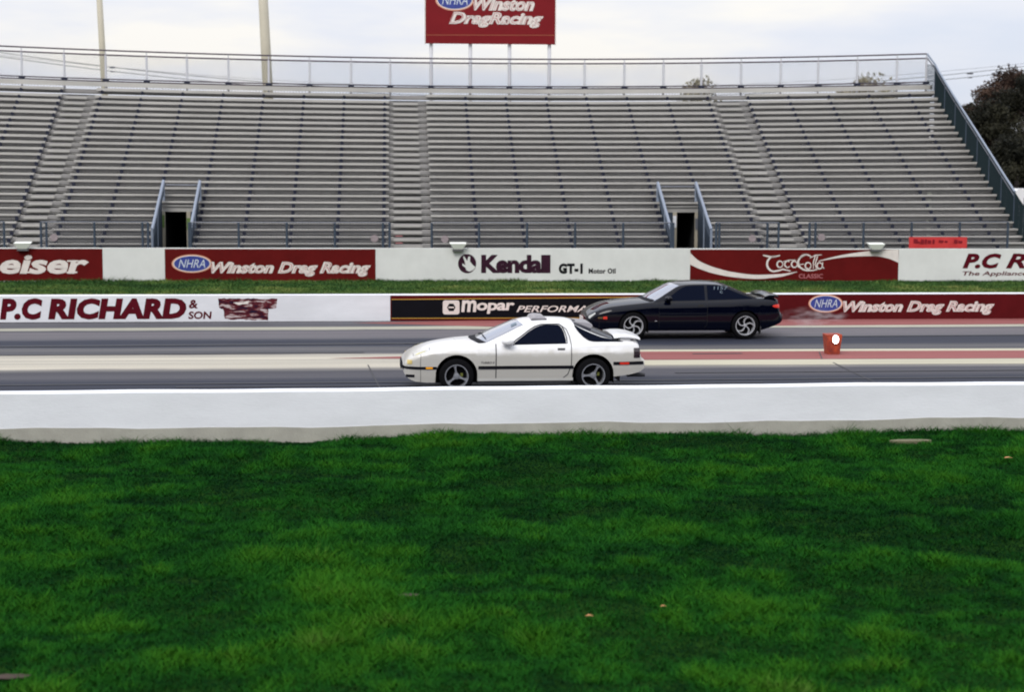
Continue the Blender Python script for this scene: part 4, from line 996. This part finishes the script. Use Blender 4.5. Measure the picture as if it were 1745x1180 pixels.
# bonnet shut line and scoop
mb = MB(); mb.grid([[wc.hood(float(x), -.80)+Vector((0,0,.004)), wc.hood(float(x), -.79)+Vector((0,0,.004))] for x in np.linspace(.3, 1.42, 20)]); mb.build('bonnet_gap', M['gap'], root)
mb = MB(); mb.ring([[Vector((1.0,-.22,.872)),Vector((1.0,.22,.872)),Vector((1.0,.22,.905)),Vector((1.0,-.22,.905))],[Vector((1.34,-.2,.88)),Vector((1.34,.2,.88)),Vector((1.34,.2,.918)),Vector((1.34,-.2,.918))]][::-1]); mb.build('bonnet_scoop', M['whitecar'], root)
# cowl and wiper
mb = MB(); P = []
for j in range(17):
    t = -.9+1.8*j/16; xa = 1.36+.17*t*t; P.append([wc.hood(xa-.10, t)+Vector((0,0,.006)), Vector((xa+.03, wc.top(xa+.02,t).y, wc.top(xa+.02, t, .012).z))])
mb.grid(P); mb.build('cowl_panel', M['trim'], root)
mb = MB(); mb.tube([wc.top(1.50,-.35,.02), wc.top(1.54,-.75,.03)], .008, 5); mb.tube([wc.top(1.46,.3,.02), wc.top(1.52,-.2,.03)], .008, 5); mb.build('wiper', M['trim'], root)
# sunroof deflector and roof-edge visor
mb = MB(); rings = []
for y in np.linspace(-.36, .36, 7):
    rings.append([Vector((2.36,y,1.27)), Vector((2.60,y,1.275)), Vector((2.635,y,1.29)), Vector((2.61,y,1.318)), Vector((2.46,y,1.328)), Vector((2.40,y,1.315))])
mb.ring(rings); mb.build('sunroof_deflector', M['visor'], root)
mb = MB(); mb.box((2.38,-.365,1.262),(2.65,.365,1.280)); mb.build('sunroof_edge', M['trim'], root)
mb = MB(); rings = []
for y in np.linspace(-.38, .38, 9):
    rings.append([Vector((3.10,y,1.14)), Vector((3.44,y,1.115)), Vector((3.465,y,1.125)), Vector((3.48,y,1.155)), Vector((3.465,y,1.185)), Vector((3.42,y,1.205)), Vector((3.10,y,1.235))])
mb.ring(rings); mb.build('hatch_visor', M['visor'], root)
# rear spoiler: two feet and a blade
wing(wc, [(3.84,.985),(3.96,.998),(4.08,.995),(4.18,.98),(4.26,.957)], -.72, .72, .018, M['whitecar'])
for sg in (-1, 1):
    mb = MB(); y = sg*.62; mb.ring([[Vector((x, y+dy, z)) for x, z in ((3.88,.905),(4.10,.90),(4.16,.965),(3.98,.975))] for dy in ((-.05,.05))]); mb.build('spoiler_foot', M['whitecar'], root)
mb = MB(); mb.box((4.0,-.5,.955),(4.1,.5,.965)); mb.build('spoiler_shadow_gap', M['trim'], root) if False else None
mb = MB(); mb.grid([[wc.hood(x, t)+Vector((0,0,.012)) for t in np.linspace(-.80,.80,9)] for x in (3.90,3.96,4.02,4.08)]); mb.build('wing_shade_strip', M['trim'], root)  # dark strip on the deck, paints in deeper shade under the blade
# bumpers: number plate, intake, exhaust
mb = MB(); mb.box((.025,-.24,.39),(.045,.24,.50)); mb.build('number_plate', M['trim'], root)
mb = MB(); mb.box((.042,-.62,.43),(.08,.62,.49)); mb.build('bumper_strip', M['trim'], root)
mb = MB(); P = [[wc.side(x, .285, .004), wc.side(x, .335, .004)] for x in (.05,.1,.16,.22)]; mb.grid(P); mb.build('brake_duct', M['trim'], root)
for y in (-.5, -.4):
    mb = MB(); mb.tube([(4.1,y,.27),(4.42,y,.27)], .032, 10); mb.build('exhaust_pipe', M['darkmetal'], root)
# badge text on the front wing
v, f = fit_text('TURBO II', .2, .01); mb = MB(); mb.v = [tuple(wc.side(1.43+.24*a, .53+.038*b, .006)) for a, b in v]; mb.f = f; mb.build('wing_lettering', mat('grey_decal', (0.05,0.045,0.05), .6), root)
mb = MB(); mb.grid([[wc.top(2.0, t, .014), wc.top(2.10, t, .014)] for t in (-.55,-.65,-.75)]); mb.build('windscreen_sticker', M['chalk'], root)

# ---- black coupe
pk = ground(1269, 578.5)
root = tag(empty('sports_coupe', (pk.x-3.70, pk.y+.84, 0)), 'black two door coupe with bright swirl wheels in the far lane', 'car')
kc = Car(root=root, FN=.91, FR=1.03, SR=.06, SH=.13, HE=1.6, L=4.57, W=1.77, wheels=(1.11, 3.70), RA=.345, R=.318, K=.46, under=.22, xmid=2.9,
    ZT=([0,.02,.06,.21,.52,.82,1.3,1.6,2.2,3.2,3.8,4.3,4.44,4.49,4.51,4.53,4.57], [.48,.52,.55,.63,.73,.775,.825,.855,.875,.90,.925,.935,.91,.86,.66,.60,.57]),
    ZC=([0,.02,.06,.21,.52,.82,1.31,1.6,3.9,4.3,4.44,4.49,4.52,4.57], [.49,.54,.585,.675,.795,.845,.89,.90,.93,.945,.935,.90,.66,.58]),
    HW=([0,.03,.1,.3,.7,1.2,3.4,4.0,4.3,4.48,4.57], [.55,.66,.74,.82,.865,.885,.885,.86,.82,.775,.73]),
    ZB=([0,.04,.15,.3,.7,.75,3.3,3.36,4.04,4.06,4.4,4.53,4.57], [.38,.28,.22,.205,.20,.205,.205,.20,.20,.20,.31,.37,.42]),
    SZ=([.15,.25,.4,.6,.75,.85,.95,1.05], [.93,.97,.995,1.0,.985,.965,.935,.9]),
    ZE=([1.55,1.66,1.95,2.26,2.45,2.8,3.05,3.26,3.45,3.7,3.92,4.02], [.84,.885,1.06,1.222,1.245,1.252,1.245,1.205,1.135,1.04,.955,.925]),
    ZG=([1.40,1.55,1.8,2.1,2.28,2.65,3.05,3.26,3.45,3.7,3.96,4.05], [.87,.965,1.10,1.245,1.282,1.298,1.285,1.245,1.175,1.065,.965,.93]), GX=(1.42, 4.03))
kc.shell(M['blackcar']); kc.greenhouse(M['blackcar']); kc.wells()
kc.toppatch('windscreen', M['wglass'], lambda t: 1.46+.17*abs(t)**2, lambda t: 2.10+.12*abs(t)**2, tw=.94, off=.007)
kc.toppatch('rear_window', M['glass'], lambda t: 3.22, lambda t: 3.93, tw=.90, off=.007)
for sg in (-1, 1):
    d = kc.polypatch('door', M['blackcar'], [(1.70,.868),(2.81,.885)], [(1.70,.27),(2.75,.27),(2.81,.34)], off=.004, sgn=sg, nz=12)
    kc.polypatch('side_window', M['glass'], [(1.84,.90),(1.98,.985),(2.12,1.09),(2.26,1.175),(2.36,1.212),(2.5,1.222),(2.775,1.228)], [(1.84,.885),(2.775,.90)], off=.008, sgn=sg, parent=d)
    kc.line([(1.70,.88),(1.70,.27)], m=M['bgap'], sgn=sg, parent=d); kc.line([(2.81,.89),(2.82,.75),(2.81,.34),(2.75,.27)], m=M['bgap'], sgn=sg, parent=d)
    q = kc.polypatch('rear_quarter_window', M['glass'], [(2.84,1.228),(3.05,1.225),(3.22,1.19),(3.42,1.105),(3.62,1.02),(3.88,.94)], [(2.84,.905),(3.2,.912),(3.88,.932)], off=.008, sgn=sg)
    if sg == -1:
        v, f = fit_text('1157', .15, .0); mb = MB(); mb.v = [tuple(kc.side(2.99+.33*a, 1.13+.075*b+.0*a, .012)) for a, b in v]; mb.f = f; mb.build('window_writing', M['chalk'], q)
        v, f = fit_text('c', .0, .0); mb = MB(); mb.v = [tuple(kc.side(3.13+.07*a, 1.05+.05*b, .012)) for a, b in v]; mb.f = f; mb.build('window_writing', M['chalk'], q)
    mb = MB(); c = kc.side(1.92, .905, .0, sg); rings = []
    for k, (dx, dy, sx, sz) in enumerate(((.02,-.01,.06,.015),(.0,.05,.07,.04),(-.01,.12,.085,.06),(.0,.17,.08,.055),(.01,.20,.05,.03))):
        rings.append([Vector((c.x+dx+sx*math.cos(a*math.pi/6), c.y+sg*dy, c.z+.04+sz*math.sin(a*math.pi/6))) for a in range(12)])
    mb.ring(rings); mb.build('mirror', M['blackcar'], root, smooth=True)
    kc.sidepatch('side_marker', M['redlens'], .535, .475, .40, .50, off=.012, sgn=sg, nx=4, nz=2)
    kc.sidepatch('turn_lamp', mat('dim_amber_lens', (0.10,0.07,0.03), .3), .525, .485, .27, .39, off=.010, sgn=sg, nx=4, nz=2)
    kc.polypatch('tail_light', M['redlens'], [(4.33,.765),(4.38,.79),(4.495,.80)], [(4.33,.755),(4.38,.725),(4.495,.715)], off=.008, sgn=sg, nx=6, nz=3)
    kc.sidepatch('side_badge', M['alloy_bright'], .44, .425, 1.60, 1.65, off=.008, sgn=sg, nx=2, nz=1)
    kc.sidepatch('door_handle', M['bgap'], .80, .765, 2.60, 2.74, off=.009, sgn=sg, parent=d, nx=3, nz=2)
    kc.line([(.32,.70),(.30,.5),(.31,.2)], m=M['bgap'], sgn=sg)
    for xw in (1.11, 3.70): make_wheel(root, xw, sg*.875, sg, .318, .222, 'swirl', (.9 if xw < 2 else .35)*sg)
    # head lamp
    mb = MB(); P = []
    for i in range(7):
        x = .055+.16*i/6; P.append([kc.side(x, kc.zt(x)-.012-(.075 if i > 0 else .05)*(1-i/9)*k/3, .006, sg) for k in range(4)])
    mb.grid(P); mb.build('headlight', mat('headlight_glass', (0.45,0.46,0.44), .15, coat=1), root, smooth=True)
    mb = MB(); y = sg*.66; mb.ring([[Vector((x, y+dy, z)) for x, z in ((4.12,.925),(4.40,.92),(4.42,1.0),(4.28,1.0))] for dy in (-.04,.04)]); mb.build('spoiler_foot', M['blackcar'], root)
mb = MB(); P = []
for j in range(17):
    t = -.9+1.8*j/16; xa = 1.45+.17*t*t; P.append([kc.hood(xa-.09, t)+Vector((0,0,.006)), Vector((xa+.03, kc.top(xa+.02,t).y, kc.top(xa+.02, t, .012).z))])
mb.grid(P); mb.build('cowl_panel', M['trim'], root)
wing(kc, [(4.18,.985),(4.30,1.005),(4.40,1.0),(4.49,.985)], -.76, .76, .045, M['blackcar'])
mb = MB(); mb.box((.015,-.26,.36),(.035,.26,.48)); mb.build('number_plate', M['cream'], root)
mb = MB(); mb.tube([(4.2,.45,.24),(4.5,.45,.25)], .035, 10); mb.build('exhaust_pipe', M['darkmetal'], root)
for sg in (-1, 1):
    mb = MB(); mb.box((4.05, sg*.79-.10, .12), (4.065, sg*.79+.10, .30)); mb.build('mud_flap', M['alloy'] if False else M['darkmetal'], root)

# tyre smoke behind the black coupe
sm = bpy.data.materials.new('tyre_smoke'); sm.use_nodes = True; t = sm.node_tree; t.nodes.clear()
o_ = N(t, 'ShaderNodeOutputMaterial'); pv_ = N(t, 'ShaderNodeVolumePrincipled'); pv_.inputs['Color'].default_value = (.9,.88,.9,1)
tc_ = N(t, 'ShaderNodeTexCoord'); nz_ = N(t, 'ShaderNodeTexNoise'); nz_.inputs['Scale'].default_value = 2.2; nz_.inputs['Detail'].default_value = 4
t.links.new(tc_.outputs['Object'], nz_.inputs[0]); rp_ = N(t, 'ShaderNodeMapRange'); rp_.inputs[1].default_value = .5; rp_.inputs[2].default_value = .75; rp_.inputs[3].default_value = 0; rp_.inputs[4].default_value = 2.0
t.links.new(nz_.outputs[0], rp_.inputs[0])
ln_ = N(t, 'ShaderNodeVectorMath', operation='LENGTH'); t.links.new(tc_.outputs['Object'], ln_.inputs[0])
fo_ = N(t, 'ShaderNodeMapRange'); fo_.inputs[1].default_value = .4; fo_.inputs[2].default_value = 1.0; fo_.inputs[3].default_value = 1; fo_.inputs[4].default_value = 0; t.links.new(ln_.outputs['Value'], fo_.inputs[0])
mu_ = N(t, 'ShaderNodeMath', operation='MULTIPLY'); t.links.new(rp_.outputs[0], mu_.inputs[0]); t.links.new(fo_.outputs[0], mu_.inputs[1]); t.links.new(mu_.outputs[0], pv_.inputs['Density']); t.links.new(pv_.outputs[0], o_.inputs['Volume'])
mb = MB(); rings = []
for i in range(1, 12):
    a = math.pi*i/12; rings.append([Vector((-math.cos(a), math.sin(a)*math.cos(b*math.pi/10), math.sin(a)*math.sin(b*math.pi/10))) for b in range(20)])
mb.ring(rings); smo = mb.build('tyre_smoke', sm); c_ = atY(1385, 556, 42.8); smo.location = (c_.x, 42.8, .30); smo.scale = (.95, .7, .30)
tag(smo, 'thin pale tyre smoke drifting behind the black coupe', 'smoke', kind='stuff')

# ------------------------------------------------------------------ lit marker block
pm = ground(1421.5, 605)
mk = tag(empty('marker_block', (pm.x, pm.y, 0)), 'orange red foam block with a lit white lamp on the centre line', 'marker block')
mb = MB(); rings = []
for z, s in ((0,.13),(.01,.135),(.2,.15),(.42,.172),(.43,.168)):
    rings.append([Vector((x*s, .18+y*s, z)) for x, y in ((-1,-.95),(-.95,-1),(.95,-1),(1,-.95),(1,.95),(.95,1),(-.95,1),(-1,.95))])
mb.ring(rings); mb.build('foam_body', M['foam'], mk)
mb = MB(); n = 20
mb.ring([[Vector((.02+.062*math.cos(2*math.pi*j/n), yy, .33+.088*math.sin(2*math.pi*j/n))) for j in range(n)] for yy in (.025, -.035)]); mb.build('lamp', M['lamp'], mk)
mb = MB(); mb.ring([[Vector((.02+.074*s*math.cos(2*math.pi*j/n), yy, .33+.10*s*math.sin(2*math.pi*j/n))) for j in range(n)] for yy, s in ((.03,1),(-.01,1))]); mb.build('lamp_ring', M['foam'], mk)

# ------------------------------------------------------------------ lawns
def undul(x, y): return .035*np.sin(x*.55+.3)*np.sin(y*.8)+.02*np.sin(x*1.7+y*.9)+.018*np.sin(x*.9-y*1.9+1)+.02*np.sin(y*2.3+.7*x)
def noise2(x, y, seed, f, sx=1.0, sy=1.6, octs=4):
    """fractal value noise on a lattice, about -1..1"""
    rg = np.random.default_rng(seed); T = rg.uniform(-1, 1, (256, 256)); v = np.zeros_like(x); amp = 1; tot = 0
    for o in range(octs):
        X = x*f*sx+17.3*o+100; Y = y*f*sy+9.1*o+100; i = np.floor(X).astype(int); j = np.floor(Y).astype(int); a = X-i; b = Y-j
        a = a*a*(3-2*a); b = b*b*(3-2*b); i0, i1, j0, j1 = i % 256, (i+1) % 256, j % 256, (j+1) % 256
        v += amp*((T[i0,j0]*(1-a)+T[i1,j0]*a)*(1-b)+(T[i0,j1]*(1-a)+T[i1,j1]*a)*b); tot += amp; amp *= .6; f *= 2.05
    return v/tot*1.9
def lawn_mat(name, stops, vs):
    m, t, p = nodes(name); g_ = N(t, 'ShaderNodeNewGeometry'); a = N(t, 'ShaderNodeTexNoise'); a.inputs['Scale'].default_value = vs; a.inputs['Detail'].default_value = 8; a.inputs['Roughness'].default_value = .65
    mq = N(t, 'ShaderNodeMapping'); mq.inputs['Scale'].default_value = (.7, 1.2, 1); t.links.new(g_.outputs['Position'], mq.inputs[0]); t.links.new(mq.outputs[0], a.inputs[0])
    r = N(t, 'ShaderNodeValToRGB')
    for i, (ps, c) in enumerate(stops):
        el = r.color_ramp.elements[i] if i < 2 else r.color_ramp.elements.new(ps); el.position = ps; el.color = (*c, 1)
    t.links.new(a.outputs[0], r.inputs[0]); t.links.new(r.outputs[0], p.inputs['Base Color']); p.inputs['Roughness'].default_value = 1; p.inputs['Specular IOR Level'].default_value = 0
    return m
lm_ = lawn_mat('lawn_soil', [(.35, (0.005,0.022,0.004)), (.65, (0.016,0.05,0.008)), (.5, (0.010,0.036,0.006))], 1.2)
xs_ = np.linspace(-14, 22, 181); ys_ = np.concatenate([np.linspace(-8, 11, 20), np.linspace(11.3, 27.3, 90)])
mb = MB()
def near_y(x): # front face of the near barrier
    return near.A.y+near.U.y/near.U.x*(x-near.A.x)
P = []
for x in xs_:
    r = []
    for y in ys_:
        yy = y if y < 11.3 else 11.3+(y-11.3)/16.0*(near_y(x)+.04-11.3)
        r.append(Vector((x, yy, float(undul(x, yy))-.015)))
    P.append(r)
mb.grid(P); lo = mb.build('lawn', lm_, smooth=True); lo['kind'] = 'structure'
def grass_mat(name, stops):
    m, t, p = nodes(name); g_ = N(t, 'ShaderNodeAttribute'); g_.attribute_name = 'tone'; r = N(t, 'ShaderNodeValToRGB')
    for i, (ps, c) in enumerate(stops):
        el = r.color_ramp.elements[i] if i < 2 else r.color_ramp.elements.new(ps); el.position = ps; el.color = (*c, 1)
    t.links.new(g_.outputs['Fac'], r.inputs[0]); t.links.new(r.outputs[0], p.inputs['Base Color']); p.inputs['Roughness'].default_value = .9; p.inputs['Specular IOR Level'].default_value = .04
    return m
def grass(name, X, Y, Z, H, Wd_, tone, m, label, rg):
    n = len(X); a = rg.uniform(0, 2*math.pi, n); lean = rg.uniform(.5, 1.7, n)*H; H = H*.8; b = rg.uniform(0, 2*math.pi, n)
    base = np.stack([X, Y, Z], 1); w_ = np.stack([np.cos(a), np.sin(a)*.5, np.zeros(n)], 1)*(Wd_/2)[:,None]
    tip = base+np.stack([np.cos(b)*lean, np.sin(b)*lean, H], 1)
    V = np.stack([base-w_, base+w_, tip], 1).reshape(-1, 3)
    me = bpy.data.meshes.new(name); me.vertices.add(3*n); me.vertices.foreach_set('co', V.ravel()); me.loops.add(3*n); me.loops.foreach_set('vertex_index', np.arange(3*n)); me.polygons.add(n); me.polygons.foreach_set('loop_start', np.arange(n)*3)
    at = me.attributes.new('tone', 'FLOAT', 'POINT'); at.data.foreach_set('value', np.repeat(np.clip(tone, 0, 1), 3)); me.update(); me.materials.append(m)
    o = bpy.data.objects.new(name, me); COL.objects.link(o); tag(o, label, 'grass', kind='stuff'); return o
rg = np.random.default_rng(3)
n = 860000
Yg = 12.8+(28.9-12.8)*rg.uniform(0,1,n)**.9
ps = (Yg*.375)
Xg = rg.uniform(-1, 1, n)*(Yg*.30+3.2)+Yg*.09
ok = Yg < near_y(Xg)-.03; Xg, Yg = Xg[ok], Yg[ok]; n = len(Xg)
patchn = noise2(Xg, Yg, 5, .45, .8, 1.0); fine = noise2(Xg, Yg, 9, 5.0); big = noise2(Xg, Yg, 21, .16)
bare = noise2(Xg, Yg, 33, 1.3)
H = (.035+.03*np.clip(.5+.5*fine, 0, 1)+.025*np.clip(.5+patchn*.6, 0, 1))*rg.uniform(.6, 1.25, n)
dw = near_y(Xg)-Yg; H *= 1+1.3*np.exp(-dw/.12)*np.clip(.4+noise2(Xg, Yg*0, 8, 1.6), 0, 1.5)
near_b = np.clip((19.5-Yg)/6, 0, 1)
st = noise2(Xg, Yg, 41, .8, 1.0, 1.0); st2 = noise2(Xg, Yg, 43, 3.4, .9, 1.1)
tone = .335+.05*np.clip((Xg-1.5)/4, -1, 1)*near_b+.12*patchn+.20*st+.26*st2+.08*big+.16*near_b+rg.normal(0, .05, n)
H *= np.clip(1+.7*st+.6*st2, .3, 2.2)
gmt = grass_mat('grass_blades', [(.0, (0.0015,0.014,0.005)), (1.0, (0.085,0.15,0.03)), (.2, (0.004,0.032,0.006)), (.45, (0.011,0.078,0.008)), (.8, (0.033,0.125,0.007))])
grass('grass', Xg, Yg, undul(Xg, Yg)-.01, H, rg.uniform(.009, .018, n), tone, gmt, 'short deep green mown grass filling the foreground', rg)
# far verge between the two walls
vm = lawn_mat('verge_soil', [(.35, (0.03,0.05,0.02)), (.65, (0.10,0.12,0.04)), (.5, (0.055,0.085,0.028))], .8)
sheet('verge', [(-60,45.9),(100,45.9),(100,59.6),(-60,59.6)], .006, vm)
n = 230000; Yv = 49+10.6*rg.uniform(0,1,n); Xv = rg.uniform(-1,1,n)*(Yv*.30+1)+Yv*.09
pn = noise2(Xv, Yv, 15, .5); fn = noise2(Xv, Yv, 16, 2.2)
Hv_ = (.05+.04*np.clip(.5+fn, 0, 1.5))*rg.uniform(.6,1.3,n); Hv_ *= 1+1.2*np.clip((Yv-58.6)/1.0, 0, 1)*np.clip(.4+noise2(Xv, Yv*0, 18, .9), 0, 1.4)
tn = .74+.24*pn+.16*fn-.055*(Yv-51)+rg.normal(0,.08,n)
vgm = grass_mat('verge_blades', [(.0, (0.012,0.03,0.012)), (.95, (0.26,0.24,0.09)), (.35, (0.03,0.075,0.02)), (.6, (0.07,0.12,0.03)), (.75, (0.11,0.155,0.04))])
grass('grass', Xv, Yv, np.zeros(n), Hv_, rg.uniform(.02,.04,n), tn, vgm, 'yellowish green verge grass between the two far walls', rg)

# small things on the lawn
def on_lawn(px, py):
    p = ground(px, py); return Vector((p.x, p.y, float(undul(p.x, p.y))))
for (px, py, lb, s) in ((1004,1062,'curled orange brown leaf lying lowest of the three on the grass',.05),(1130,1051,'small orange brown leaf on the grass in the lower middle',.04),(1718,786,'orange brown leaf on the grass near the right edge by the barrier',.085)):
    p = on_lawn(px, py); mb = MB(); P = []
    for i in range(7):
        t = i/6-.5; wv = s*.45*math.cos(t*math.pi)+.002; P.append([Vector((t*1.5*s, j*wv, .06+.006*math.cos(t*5)+.006*abs(j))) for j in (-1, 0, 1)])
    mb.grid(P); o = mb.build('fallen_leaf', M['leafbrown']); o.location = p; tag(o, lb, 'leaf', 'fallen leaves on the lawn')
p = on_lawn(1552, 752); mb = MB(); n_ = 24
mb.ring([[Vector((k*(.32*math.cos(2*math.pi*j/n_)+.02*math.sin(j*2.1)), k*(.09*math.sin(2*math.pi*j/n_)+.01*math.sin(j*3.3)), z)) for j in range(n_)] for z, k in ((-.05,1),(.030,1),(.040,.93))])
o = mb.build('flat_stone', M['stone']); o.location = p; tag(o, 'flat pale stone set in the grass close to the barrier', 'stone')
for (px, py, a, b) in ((695,1025,.10,.06),(16,1170,.16,.07)):
    p = on_lawn(px, py); mb = MB(); mb.v = [(a*(1+.2*math.sin(j*1.7))*math.cos(2*math.pi*j/18), b*(1+.2*math.cos(j*2.3))*math.sin(2*math.pi*j/18), .024) for j in range(18)]; mb.f = [tuple(range(18))]
    o = mb.build('bare_soil', mat('reddish_soil', (0.05,0.028,0.02), .95, var=.4, vscale=20)); o.location = p; tag(o, 'small patch of bare reddish soil in the lawn', 'soil', kind='stuff')
